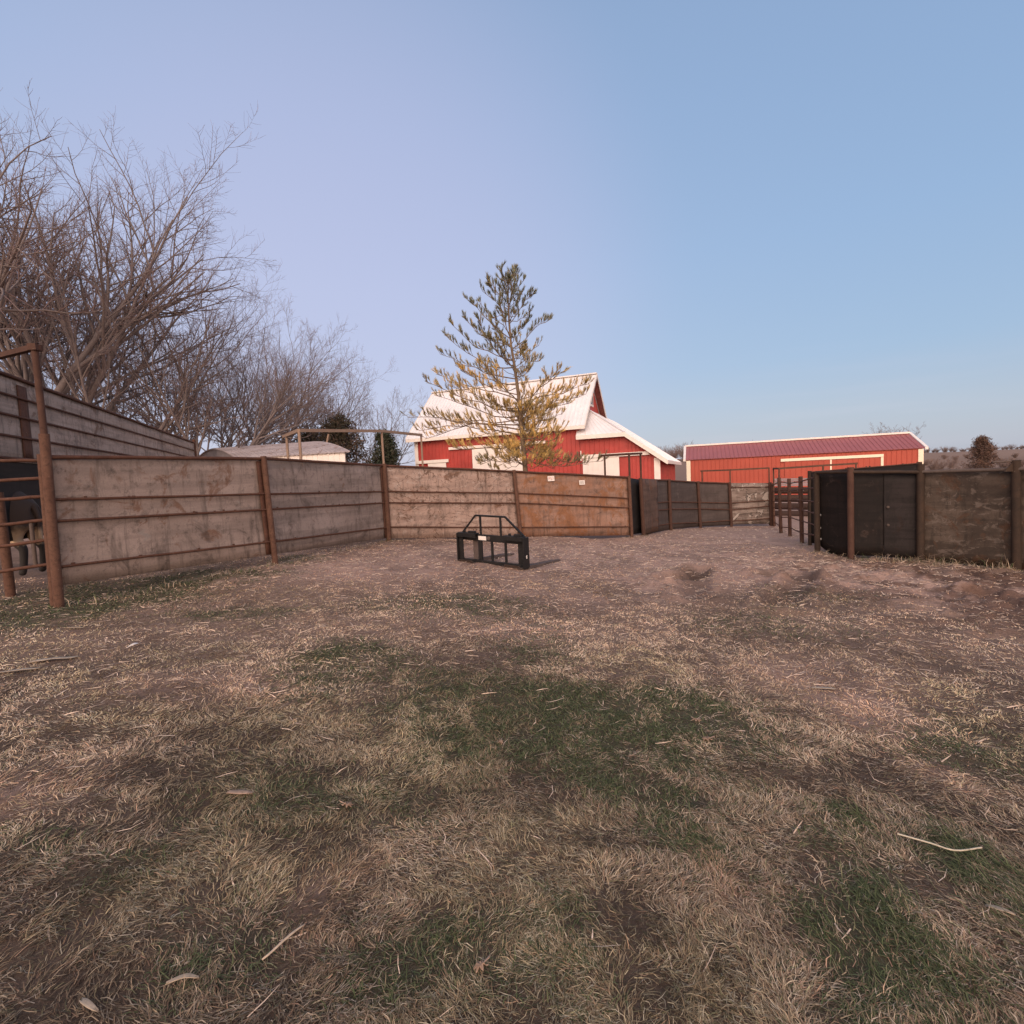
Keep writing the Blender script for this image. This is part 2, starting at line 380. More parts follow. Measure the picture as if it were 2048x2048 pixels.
def relief(x, y):
    near = sstep(30, 14, y)
    z = .035*(fbm(x*.7, y*.7, 3, 3)-.5) + .05*(fbm(x*2.2, y*2.2, 5, 4)-.5)*(.5+bare_at(x, y)) + .022*(fbm(x*9, y*9, 8, 3)-.5)
    rough = sstep(3.0, 6.5, x) * sstep(3.5, 5.5, y) * sstep(13, 10, y)          # hoof-churned corner on the right
    z = z + rough*.20*(fbm(x*5.5, y*5.5, 21, 4)-.5)
    for a, b in RUTS:
        ab = b[:2]-a[:2]; L2 = ab @ ab; t = np.clip(((x-a[0])*ab[0] + (y-a[1])*ab[1])/L2, 0, 1)
        d = np.hypot(x-a[0]-t*ab[0], y-a[1]-t*ab[1]) + .10*(fbm(x*6, y*6, 63, 3)-.5)
        z = z - .08*np.exp(-(d/.20)**2) + .07*np.exp(-((d-.30)/.14)**2)*(.4+1.2*vnoise(x*5, y*5, 64))
    return z*near
def full_ground(x, y): return ground(x, y) + relief(x, y)
def gfz(x, y): return float(full_ground(np.array([x]), np.array([y]))[0])
def build_ground():
    def axis(a, b, step, lo, hi):
        core = np.arange(a, b, step); out = [core]
        s, p, l = step, a, []
        while p > lo: s *= 1.22; p -= s; l.append(p)
        s, p, r = step, core[-1], []
        while p < hi: s *= 1.22; p += s; r.append(p)
        return np.concatenate([l[::-1], core, r])
    xs = axis(-9.5, 13, .05, -900, 900); ys = axis(.7, 16, .05, -500, 1500)
    X, Y = np.meshgrid(xs, ys); x, y = X.ravel(), Y.ravel()
    z = full_ground(x, y)
    nx, ny = len(xs), len(ys)
    i = np.arange(nx*ny).reshape(ny, nx)
    q = np.stack([i[:-1, :-1], i[:-1, 1:], i[1:, 1:], i[1:, :-1]], -1).reshape(-1, 4)
    gm, bm_ = green_at(x, y), bare_at(x, y)
    far = sstep(28, 60, y)
    thatch = np.array([.125,.088,.066]); earth = np.array([.42,.285,.228]); gr = np.array([.075,.072,.042]); field = np.array([.27,.185,.14])
    red = np.array([.17,.10,.075])
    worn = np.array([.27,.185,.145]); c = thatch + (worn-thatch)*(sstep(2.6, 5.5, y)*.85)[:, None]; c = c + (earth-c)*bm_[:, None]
    c = c*(1-.25*sstep(.48, .62, fbm(x*1.5+9, y*1.5, 68, 4))*sstep(18, 12, y))[:, None]
    for ra, rb in RUTS:
        ab = rb[:2]-ra[:2]; t = np.clip(((x-ra[0])*ab[0]+(y-ra[1])*ab[1])/(ab@ab), 0, 1); c = c*(1-.5*np.exp(-(np.hypot(x-ra[0]-t*ab[0], y-ra[1]-t*ab[1])/.25)**2))[:, None]
    rd = (sstep(3.0, 6.5, x)*sstep(4.5, 6.5, y)*sstep(12, 9, y)*sstep(.36, .56, fbm(x*2.2, y*2.2, 23, 4)))[:, None]
    c = c + (red*.75-c)*rd*.85
    c = c + (gr-c)*(gm*.75)[:, None]
    c = c + (field*(.75+.5*fbm(x*.03, y*.03, 5, 4))[:, None]-c)*far[:, None]
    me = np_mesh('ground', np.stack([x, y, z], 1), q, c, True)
    mt, nt, bs = new_mat('yard_earth'); a = nd(nt, 'ShaderNodeVertexColor', layer_name='col')
    n1 = noise(nt, 26, 8, .75); n2 = noise(nt, 90, 4, .7); n3 = noise(nt, 7, 5, .7)
    col = mixc(nt, rng(nt, n1, .35, .65, 0, .55), a.outputs[0], mixc(nt, .62, a.outputs[0], (.02,.014,.010)))
    col = mixc(nt, rng(nt, n2, .58, .72, 0, .6), col, mixc(nt, .6, a.outputs[0], (.40,.31,.23)))
    col = mixc(nt, rng(nt, n3, .5, .7, 0, .35), col, (.06,.045,.036))
    nt.links.new(col, bs.inputs['Base Color']); bs.inputs['Roughness'].default_value = .95; bs.inputs['Specular IOR Level'].default_value = .1
    bump(nt, bs, n1, .8, .02)
    tag(link('ground', me, mt), kind='structure')
build_ground()

# ------------------------------------------------------------------ grass and litter
def blades(x, y, L, w, elev, head, curl, col, lift=0., droop=.5):
    """three-point ribbons lying or standing on the ground"""
    n = len(x); z = full_ground(x, y) + lift
    d = np.stack([np.cos(head), np.sin(head)], 1)
    side = np.stack([-d[:, 1], d[:, 0], RNG.normal(0, .35, n)], 1); side /= np.linalg.norm(side, axis=1)[:, None]
    p0 = np.stack([x, y, z], 1)
    e1 = elev; e2 = elev - droop*(.4 + RNG.random(n)); h2 = head + curl
    p1 = p0 + (L*.5)[:, None]*np.stack([np.cos(e1)*d[:, 0], np.cos(e1)*d[:, 1], np.sin(e1)], 1)
    p2 = p1 + (L*.5)[:, None]*np.stack([np.cos(e2)*np.cos(h2), np.cos(e2)*np.sin(h2), np.sin(e2)], 1)
    p2[:, 2] = np.maximum(p2[:, 2], z + .002 + .012*RNG.random(n))
    W_ = (w*.5)[:, None]*side
    v = np.stack([p0-W_, p0+W_, p1+W_*.9, p1-W_*.9, p2+W_*.25, p2-W_*.25], 1).reshape(-1, 3)
    b = np.arange(n)[:, None]*6
    q = np.concatenate([b+np.array([0, 1, 2, 3]), b+np.array([3, 2, 4, 5])], 0)
    c = np.repeat(col, 6, axis=0)
    return v, q, c
def scatter(n, rmax, r0=2.2, rmin=.9):
    """random points in front of the gateway, thinning with distance"""
    u = RNG.random(n); k = np.log(1+(rmax/r0)**2); k0 = np.log(1+(rmin/r0)**2)
    r = r0*np.sqrt(np.exp(k0 + u*(k-k0)) - 1); th = RNG.uniform(R(34), R(147), n)
    return r*np.cos(th), r*np.sin(th), r
def inside(x, y):
    # keep the litter inside the pen walls
    a1, a2, a3, b1, b2, e4, e1 = [PL[k][0] for k in ('a1', 'a2', 'a3', 'b1', 'b2', 'e4', 'e1')]
    ok = np.ones(len(x), bool)
    def left_of(p, q): return (q[0]-p[0])*(y-p[1]) - (q[1]-p[1])*(x-p[0])
    d13 = np.hypot(*(a3-a1)[:2]); ok &= ~((left_of(a1, a3)/d13 > 1.5) & (y > a1[1]+1.8)); ok &= ~((y > 12.2) & (x < b2[0]) & (left_of(a3, b2)/np.hypot(*(b2-a3)[:2]) > .15))
    ok &= ~((x > e1[0]-.1) & (left_of(e4, e1) < .05))
    return ok
def build_grass():
    # dry, trampled grass
    x, y, r = scatter(760000, 17); g = green_at(x, y); b = bare_at(x, y); cl = fbm(x*5.5, y*5.5, 45, 3)
    keep = inside(x, y) & (RNG.random(len(x)) < np.clip(1.0 - .72*g - .72*b*sstep(2.5, 6, r), .05, 1)*(lambda k_: .75*k_ + (1-k_)*(.38+1.35*sstep(.34, .60, cl)))(.65*sstep(2.5, 4.5, r))*(1-.40*sstep(3, 7, r)))
    x, y, r, g, b, cl = [a[keep] for a in (x, y, r, g, b, cl)]; n = len(x)
    flow = 2.6 + 6*(fbm(x*.8, y*.8, 41, 3)-.5) + 9*(fbm(x*4.5, y*4.5, 43, 2)-.5)
    head = flow + RNG.normal(0, .75, n)
    L = RNG.uniform(.016, .056, n)*(1-.22*sstep(2.5, 5.5, r)); w = RNG.uniform(.0010, .0026, n)*(1+.18*r)
    el = np.abs(RNG.normal(.14, .30, n)); tone = np.clip(np.exp(RNG.normal(-.05, .50, n)), .3, 2.4)
    pal = np.array([[.155,.108,.072], [.215,.158,.105], [.29,.22,.145], [.36,.285,.20], [.185,.115,.078], [.125,.110,.062], [.44,.36,.265]])
    ci = RNG.choice(7, n, p=[.20,.26,.20,.09,.13,.09,.03]); c = 1.75*pal[ci]*tone[:, None]*(.78+.45*sstep(.35, .65, cl)-.12*(sstep(.35, .65, cl)-.5)*sstep(2.5, 4.5, r))[:, None]; c = np.minimum(c, [.72,.58,.44])
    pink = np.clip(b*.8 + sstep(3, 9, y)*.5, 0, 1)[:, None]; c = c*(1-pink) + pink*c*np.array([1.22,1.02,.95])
    c *= (.62+.76*fbm(x*1.1, y*1.1, 55, 3))[:, None]*(.72+.55*sstep(2.2, 6.0, r))[:, None]  # vignette painted into the blades: darker near the camera, brighter farther off
    bare_n = sstep(.56, .66, fbm(x*.55+21, y*.8, 88, 4))[:, None]; c = c*(1-.30*bare_n)*np.array([1, .97, .95])**bare_n
    olive = (sstep(.5, .66, fbm(x*.9+3, y*.9, 66, 4))*.35)[:, None]; c = c*(1-olive) + olive*c*np.array([.80,.90,.66])
    soil = sstep(.50, .62, fbm(x*1.5+9, y*1.5, 68, 4))[:, None]; c = c*(1-.25*soil)
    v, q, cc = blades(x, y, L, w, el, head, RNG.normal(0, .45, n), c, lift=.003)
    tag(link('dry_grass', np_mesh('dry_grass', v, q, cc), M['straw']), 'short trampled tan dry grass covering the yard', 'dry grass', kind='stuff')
    # living grass in patches
    x, y, r = scatter(650000, 15); g = green_at(x, y)
    keep = inside(x, y) & (RNG.random(len(x)) < (.05 + .85*g**1.3)*(.35+1.2*sstep(.38, .6, fbm(x*5, y*5, 46, 3)))) & (g > .03); x, y, r, g = [a[keep] for a in (x, y, r, g)]; n = len(x)
    corner = sstep(.8, 2.0, x)*sstep(3.2, 2.2, y)
    head = (1-corner)*(RNG.uniform(0, 6.28, n)) + corner*(2.35+RNG.normal(0, .45, n))
    L = RNG.uniform(.022, .058, n)*(1+.6*corner); w = RNG.uniform(.0013, .0028, n)*(1+.20*r)
    pal = np.array([[.052,.068,.028], [.078,.096,.042], [.11,.125,.062], [.058,.062,.032], [.16,.155,.085], [.21,.165,.105]])
    c = pal[RNG.choice(6, n, p=[.30,.30,.16,.14,.06,.04])]*(.7+.6*RNG.random(n))[:, None]
    v, q, cc = blades(x, y, L, w, np.abs(RNG.normal(.35, .35, n)), head, RNG.normal(0, .5, n), c, lift=.0)
    tag(link('green_grass', np_mesh('green_grass', v, q, cc), M['straw']), 'patches of short dark green grass among the dry grass', 'grass', kind='stuff')
    # longer pale straw, thickest on the churned earth before the fences
    x, y, r = scatter(110000, 24, 6.); b = bare_at(x, y)
    rightheap = np.exp(-((y-(PL['e2'][0][1]-1.1-.28*(x-7.5)))/.8)**2)*sstep(4.2, 5.6, x)
    pr = np.clip((.16 + .30*b)*sstep(2.5, 6.5, r) + .012 + .85*rightheap, 0, 1)
    keep = (RNG.random(len(x)) < pr) & (inside(x, y) | (y > 15.5)) & ((y < 15) | ((x > 3.2) & (x < 11) & (y < 24))); x, y, r, hp = [a[keep] for a in (x, y, r, rightheap)]; n = len(x)
    L = RNG.uniform(.04, .13, n)*(1+1.1*hp*RNG.random(n)); w = RNG.uniform(.0018, .0042, n)*(1+.17*r)
    c = np.array([.66,.50,.375])*(.5+.8*RNG.random(n))[:, None]
    v, q, cc = blades(x, y, L, w, np.abs(RNG.normal(.03, .10, n)) + .15*hp*RNG.random(n), RNG.normal(0, .9, n) + 3.14*RNG.integers(0, 2, n), RNG.normal(0, .35, n), c, lift=.006, droop=.12)
    tag(link('straw_litter', np_mesh('straw_litter', v, q, cc), M['straw']), 'loose pale straw strewn over the bare earth of the pen', 'straw', kind='stuff')
build_grass()
def build_weeds():
    xs, ys, ls = [], [], []
    for k0, k1, n, off, l in (('e1', 'e2', 70, .10, .20), ('e2', 'e3', 260, .12, .22), ('e3', 'e4', 380, .14, .24), ('a1', 'a2', 420, .05, .13), ('a2', 'a3', 260, .05, .10), ('a3', 'b1', 60, .06, .09), ('d3', 'e1', 60, .1, .14)):
        p, q = PL[k0][0], PL[k1][0]; t = RNG.random(n)**1.0; d = q-p; nrm = np.array([d[1], -d[0]])/np.hypot(d[0], d[1]); nrm *= np.sign(nrm @ (CAM-(p+q)/2)[:2]); o = np.abs(RNG.normal(off, .16, n))
        xs.append(p[0]+d[0]*t+nrm[0]*o); ys.append(p[1]+d[1]*t+nrm[1]*o); ls.append(l*RNG.uniform(.4, 1.3, n))
    for k in ('a1', 'a2', 'a3', 'b1', 'b2', 'c0', 'c1', 'd1', 'd2', 'd3', 'e1', 'e2', 'e3', 'e4'):
        p = PL[k][0]; n = 26; xs.append(p[0]+RNG.normal(0, .10, n)); ys.append(p[1]-.08+RNG.normal(0, .09, n)); ls.append(RNG.uniform(.05, .15, n))
    x, y, L = map(np.concatenate, (xs, ys, ls)); n = len(x)
    c = np.array([.42,.32,.22])*(.4+.9*RNG.random(n))[:, None]; gr = (RNG.random(n) < .25)[:, None]; c = np.where(gr, np.array([.10,.12,.05])*(.6+.8*RNG.random(n))[:, None], c)
    v, q, cc = blades(x, y, L, RNG.uniform(.004, .009, n), np.abs(RNG.normal(.6, .45, n)), RNG.uniform(0, 6.28, n), RNG.normal(0, .4, n), c, droop=.8)
    tag(link('dry_weeds', np_mesh('dry_weeds', v, q, cc), M['straw']), 'dry weed stems and tufts along the foot of the fences', 'weeds', kind='stuff')
build_weeds()

# ------------------------------------------------------------------ fences
def lerp(a, b, t): return np.asarray(a)*(1-t) + np.asarray(b)*t
def front(p, q, off):
    d = np.asarray(q)-np.asarray(p); nrm = np.array([d[1], -d[0], 0.]); nrm /= np.linalg.norm(nrm)
    mid = (np.asarray(p)+np.asarray(q))/2
    if nrm @ (CAM-mid) < 0: nrm = -nrm
    return nrm*off
def sheet_bay(mb, b0, t0, b1, t1, f0, f1, off, top0=0., top1=0., n=26, m_=8, dent=.012, seed=0, bottom=None):
    """a slightly buckled steel sheet between two posts, from the top down to fraction f of their height"""
    o = front(b0, b1, off); nn = front(b0, b1, 1.)
    vs = []
    for j in range(m_+1):
        for i in range(n+1):
            t = i/n; tp = lerp(t0, t1, t); bt = lerp(b0, b1, t); f = f0*(1-t)+f1*t
            if bottom: f += bottom(t)
            tt = top0*(1-t)+top1*t
            p = lerp(tp, bt, tt + (f-tt)*j/m_)
            dd = (vnoise(t*4+seed*7.3, j*.6+seed*3.1, 9)-.5)*2*dent
            vs.append(p+o+nn*dd)
    k = len(vs); back = [v-nn*.006 for v in vs]
    fs = []
    for j in range(m_):
        for i in range(n):
            a = j*(n+1)+i; fs.append((a, a+1, a+n+2, a+n+1)); fs.append((a+k, a+n+1+k, a+n+2+k, a+1+k))
    for i in range(n):
        fs.append((i, i+k, i+1+k, i+1)); a = m_*(n+1)+i; fs.append((a, a+1, a+1+k, a+k))
    for j in range(m_):
        a = j*(n+1); fs.append((a, a+n+1, a+n+1+k, a+k)); a += n; fs.append((a, a+k, a+n+1+k, a+n+1))
    mb.add(vs+back, fs, True); return mb
def pipe_post(parent, b, t, r, mat, up=.03, down=.25, name='post', lean=True):
    b = np.asarray(b, float); t = np.asarray(t, float); d = (t-b)/np.linalg.norm(t-b)
    mb = MB(); mb.tube([b-d*down, lerp(b, t, .5), t+d*up], r, 14); return mb.build(name, mat, parent)
def rail(parent, p, q, r, mat, sag=.0, name='rail'):
    p = np.asarray(p, float); q = np.asarray(q, float)
    pts = [lerp(p, q, t) - np.array([0, 0, sag*4*t*(1-t)]) + np.array([0, 0, random.uniform(-.004, .004)]) for t in np.linspace(0, 1, 7)]
    mb = MB().tube(pts, r, 8)
    if r < .025 and np.linalg.norm(q-p) > 1.2:      # weld lumps and tabs left on the pipe
        for _ in range(5):
            c = lerp(p, q, random.random()); w = random.uniform(.015, .04); d = (q-p)/np.linalg.norm(q-p)
            mb.box(c-d*w/2+np.array([0, -.012, r*.5]), d*w, [0, .02, 0], [0, 0, random.uniform(.012, .03)])
    return mb.build(name, mat, parent)
def fence(name, label, keys, fr, bottoms, sheets, post_r, rail_r, pmat, rmat, skip_post=(), top_r=.03, cat='fence', poff=.10, rail_sag=.0):
    base = PL[keys[0]][0]
    th = thing(name, label, cat, base)
    for i, k in enumerate(keys):
        if k in skip_post: continue
        pipe_post(th, PL[k][0], PL[k][1], post_r, pmat)
    for i in range(len(keys)-1):
        (b0, t0), (b1, t1) = PL[keys[i]], PL[keys[i+1]]
        o = front(b0, b1, -(post_r*.2))
        if sheets[i] is not None:
            sheet_bay(MB(), b0, t0, b1, t1, bottoms[i], bottoms[i+1], -(post_r*.35+rail_r+.012), seed=i+len(name)).build('panel', sheets[i], th)
        for f0, f1 in zip(fr[i], fr[i+1]):
            rail(th, lerp(t0, b0, f0)+o, lerp(t1, b1, f1)+o, top_r if f0 < .05 else rail_r, rmat, rail_sag)
    return th
# left wall of the pen: two bays running away from the gateway
lf = fence('steel_fence', 'long weathered grey steel sheet fence along the left side with rusty rails', ['a1', 'a2', 'a3'],
      [(.005,.285,.43,.735), (.005,.335,.48,.785), (.005,.35,.50,.83)], [.865,.91,.975], [M['sheetA'], M['sheetA2']], .05, .017, M['rust'], M['rail'], skip_post=('a1',), top_r=.026)
# rust-brown strips where the sheets meet the posts
for k0, k1, t0, t1, f in (('a1', 'a2', .955, .985, .90), ('a2', 'a3', .965, .99, .96)):
    (b0, tt0), (b1, tt1) = PL[k0], PL[k1]
    sheet_bay(MB(), lerp(b0, b1, t0), lerp(tt0, tt1, t0), lerp(b0, b1, t1), lerp(tt0, tt1, t1), f, f, -.022, top0=.03, top1=.03, n=2, dent=0).build('joint_strip', M['rail'], lf)
bk = fence('steel_fence', 'pale then orange rusty steel sheet fence facing the yard below the pine', ['a3', 'b1', 'b2'],
      [(.005,.35,.50,.825), (.005,.325,.475,.84), (.005,.35,.505,.82)], [.985,.985,.965], [M['sheetB'], M['sheetC']], .048, .017, M['rust'], M['rail'], skip_post=('a3',), top_r=.026)
def wall_point(k0, k1, px, py, off=.012):
    """point on a sheet bay seen at a pixel"""
    (b0, t0), (b1, t1) = PL[k0], PL[k1]; n = front(b0, b1, 1.); p0 = b0+front(b0, b1, off-.045); d = ray(px, py)
    return CAM + d*((p0-CAM) @ n)/(d @ n), n
for (px, py, w, h, kind) in ((1102, 957, 15, 10, 0), (1164, 965, 13, 9, 1)):
    c, n = wall_point('b1', 'b2', px, py, .016); xa = np.array([-n[1], n[0], 0.]); xa *= np.sign(xa[0]); k = c[1]/F
    up = np.array([-.06*xa[0], -.06*xa[1], 1.]); o = c-xa*w*k/2-up*h*k/2
    sk = MB().box(o, xa*w*k, up*h*k, n*.003).build('sticker', M['sticker'], bk)
    if kind == 0:
        mb = MB()
        for a, b_, cw, ch in ((.12,.3,.05,.5), (.28,.3,.05,.5), (.20,.52,.12,.07), (.45,.3,.05,.5), (.52,.3,.16,.08), (.52,.55,.14,.08), (.78,.3,.05,.5)):
            mb.box(o+xa*w*k*a+up*h*k*b_+n*.003, xa*w*k*cw, up*h*k*ch, n*.002)
        mb.build('faded_print', M['sticker_red'], sk)
    else:
        mb = MB()
        for b_ in (.2, .45, .7): mb.box(o+xa*w*k*.12+up*h*k*b_+n*.003, xa*w*k*.7, up*h*k*.07, n*.002)
        mb.build('faded_print', M['greypipe'], sk)
# lane wall beyond the opening: a rough rusty door strip, then three dark bays, then the peeling end wall
ln = fence('steel_fence', 'dark grey steel sheet fence along the lane beyond the black opening', ['c0', 'c1', 'c2', 'c3'],
      [(.005,.43,.57,.86), (.005,.43,.575,.86), (.005,.44,.58,.88), (.005,.46,.61,.86)], [.985,.98,.97,.97], [M['sheetD'], M['sheetD'], M['sheetD']], .06, .018, M['rustd'], M['rail'], top_r=.026)
(b0, t0), (b1, t1) = PL['c0'], PL['c1']
rough = sheet_mat('flaking_rust_sheet', (.10,.066,.052), (.13,.085,.068), (.16,.08,.05), .6, pale=(.24,.17,.14), pale_amt=.3, seed=20, dark=(.02,.014,.012))
sheet_bay(MB(), b0, t0, lerp(b0, b1, .5), lerp(t0, t1, .5), .96, .96, .05, n=12, dent=.02).build('flaking_panel', rough, ln)
PL['c3b'] = PL['c3']
en = fence('steel_fence', 'end wall of the lane with patches of peeling pale paint', ['c3b', 'c4'], [(.10,.46,.62,.88), (.09,.40,.53,.82)], [.96,.95], [M['sheetE']], .06, .018, M['rustd'], M['rail'], skip_post=('c3b',), top_r=.02)
# near-black panel put in so the gap between the two walls reads dark
def dark_gap():
    (b0, t0), (b1, t1) = PL['b2'], PL['c0']
    bb = lerp(b0, b1, .5)+np.array([.5, .9, 0]); th = thing('dark_gap_panel', 'near black panel put in to darken the gap between two fences', 'gate', bb)
    q0, q1 = lerp(b0, b1, -.3)+np.array([.1, .5, 0]), lerp(b0, b1, 1.5)+np.array([.1, .5, 0])
    sheet_bay(MB(), q0, q0+[0, 0, 1.80], q1, q1+[0, 0, 1.80], .98, .98, 0).build('panel', M['shade'], th)
    for z in (.1, .9, 1.7): rail(th, q0+[0, .06, z], q1+[0, .06, z], .02, M['rustd'])
    (b0, t0) = PL['c0']; e = b0+np.array([-.28, .25, 0]); 
dark_gap()
# open pipe rail fence of the lane's right side
PL['d0'] = post_from(1549, 1053, 1544, 968, 1.75)
pf = fence('pipe_fence', 'open rusty pipe rail fence leading down the lane to the end wall', ['d0', 'd1', 'd2', 'd3', 'e1'],
      [(.03,.18,.42,.55,.73,.90), (.06,.21,.40,.53,.71,.89), (.07,.20,.36,.50,.67,.85), (.06,.18,.35,.50,.67,.86), (.05,.19,.37,.52,.67,.79)], [1]*5, [None]*4, .055, .017, M['rustd'], M['rail'], skip_post=('e1',), top_r=.02)
# dark solid fence on the right
PL['e5'] = (PL['e4'][0] + (PL['e4'][0]-PL['e3'][0])*1.1, PL['e4'][1] + (PL['e4'][1]-PL['e3'][1])*1.1)
rf = thing('solid_fence', 'near black steel sheet fence on the right with a mud splashed near bay', 'fence', PL['e1'][0])
ks = ['e1', 'e2', 'e3', 'e4', 'e5']
for i, k in enumerate(ks):
    b, t = PL[k]; pipe_post(rf, b, t, .062 if i < 2 else .068, [M['blackpost'], M['rustd'], M['blackpost'], M['blackpost'], M['blackpost']][i], up=.10 if i == 1 else (.02 if i == 0 else .16))
bt = [(.93,.97), (.97,.975), (.985,1.0), (1.0,1.0)]
for i in range(4):
    (b0, t0), (b1, t1) = PL[ks[i]], PL[ks[i+1]]
    mt = [M['dark'], M['dark'], M['mudpanel'], M['mudpanel']][i]
    bf = (lambda t: .06*math.sin(math.pi*t)) if i == 0 else None
    if i == 1:
        mid = .5
        sheet_bay(MB(), b0, t0, lerp(b0, b1, mid), lerp(t0, t1, mid), bt[i][0], .96, -.072, seed=30).build('panel', mt, rf)
        dk2 = sheet_mat('tarred_sheet_worn', (.020,.016,.015), (.032,.025,.024), (.035,.021,.016), .3, pale=(.06,.05,.046), pale_amt=.3, dark=(.009,.008,.008), seed=15)
        sheet_bay(MB(), lerp(b0, b1, mid), lerp(t0, t1, mid), b1, t1, .965, bt[i][1], -.060, seed=31).build('panel', dk2, rf)
    else:
        sheet_bay(MB(), b0, t0, b1, t1, bt[i][0], bt[i][1], -.075, seed=30+i, bottom=bf).build('panel', mt, rf)
    o = front(b0, b1, .02)
    rail(rf, t0+o, t1+o, .036, M['greypipe'] if i > 1 else M['blackpost'], name='top_rail')
for k0, k1, pts in (('e1', 'e2', [(1640,1030), (1640,1056), (1641,1078)]), ('e3', 'e4', [(1848,973), (1848,1012), (1848,1057)]), ('e2', 'e3', [(1776,1014), (1776,1050), (1776,1110)])):
    for px, py in pts:
        c, n = wall_point(k0, k1, px, py, .0); mb = MB(); mb.tube([c-n*.01, c+n*.012], .026, 10); mb.tube([c+n*.012, c+n*.03], .014, 6); mb.build('bolt', M['bolt'] if k0 == 'e1' else M['greypipe'], rf)
# second dark sheet rising behind it
pa, pb = at(1622, 944, 13.6), at(1843, 926, 12.4)
th = thing('solid_fence', 'dark brown sheet fence rising just behind the near black fence', 'fence', (pa[0], pa[1], gz(pa[0], pa[1])))
b0, b1 = pa.copy(), pb.copy(); b0[2] = gz(pa[0], pa[1]); b1[2] = gz(pb[0], pb[1])
sheet_bay(MB(), b0, pa, b1, pb, .97, .97, 0, seed=44).build('panel', M['dark'], th)
rail(th, pa, pb, .015, M['rustd'], name='top_rail')
for b, t in ((b0, pa), (b1, pb)): pipe_post(th, b+[0, .06, 0], t+[0, .06, 0], .05, M['blackpost'])
# small stub of pipe on the near right post
(b, t) = PL['e4']
c = t+np.array([0, 0, .12]); rail(rf, c+[-.33, .1, .02], c+[.02, 0, .02], .018, M['greypipe'], name='latch_pipe')
MB().hexa([c+[-.22,-.01,-.16], c+[-.04,-.01,-.16], c+[-.04,.01,-.16], c+[-.22,.01,-.16], c+[-.07,-.01,0], c+[-.04,-.01,0], c+[-.04,.01,0], c+[-.07,.01,0]]).build('gusset', M['blackpost'], rf)

# tall windbreak far left, running back from beside the gateway
def windbreak():
    Y0, Y1 = 8.0, 20.5
    T0, T1 = at(0, 746, Y0), at(388, 886, Y1)
    d = T1-T0; T00 = T0 - d*.12
    zb = lambda p: gz(p[0], p[1])
    th = thing('windbreak_fence', 'tall grey sheet windbreak rising behind the gateway on the left', 'fence', (T0[0], T0[1], zb(T0)))
    B00, B1 = T00.copy(), T1.copy(); B00[2] = zb(T00); B1[2] = zb(T1)
    H0 = T00[2]-B00[2]
    fcut = (T0[2]-ztop(T0[0], T0[1], 922))/(T0[2]-zb(T0))
    sheet_bay(MB(), B00, T00, B1, T1, fcut, fcut, 0, n=40, seed=61).build('panel', M['windbreak'], th)
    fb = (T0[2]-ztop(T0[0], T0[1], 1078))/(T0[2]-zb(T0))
    sheet_bay(MB(), B00, T00, B1, T1, fb, fb, -.03, top0=fcut-.03, top1=fcut-.03, n=40, seed=62).build('panel', M['shade'], th)  # lower half near black: dark weathering and shade both put into its colour
    zs = [(746), (787), (828), (870), (915)]
    for py in zs:
        f = (T0[2]-ztop(T0[0], T0[1], py))/(T0[2]-zb(T0))
        rail(th, lerp(T00, B00, f)+front(B00, B1, .03), lerp(T1, B1, f)+front(B00, B1, .03), .02 if py > 750 else .03, M['rail'])
    for f in (1.0,):
        p = lerp(B00, B1, f); pipe_post(th, p, lerp(T00, T1, f)+[0, 0, .1], .06, M['rail'])
    # a lapped rust-brown strap
    t = .135; a = lerp(B00, B1, t); w = (B1-B00)/np.linalg.norm(B1-B00)*.30; tp = lerp(T00, T1, t)
    sheet_bay(MB(), a, tp, a+w, tp+w, fcut-.02, fcut-.02, .012, top0=.03, top1=.03, n=4, dent=0).build('lap_strip', M['rail'], th)
windbreak()
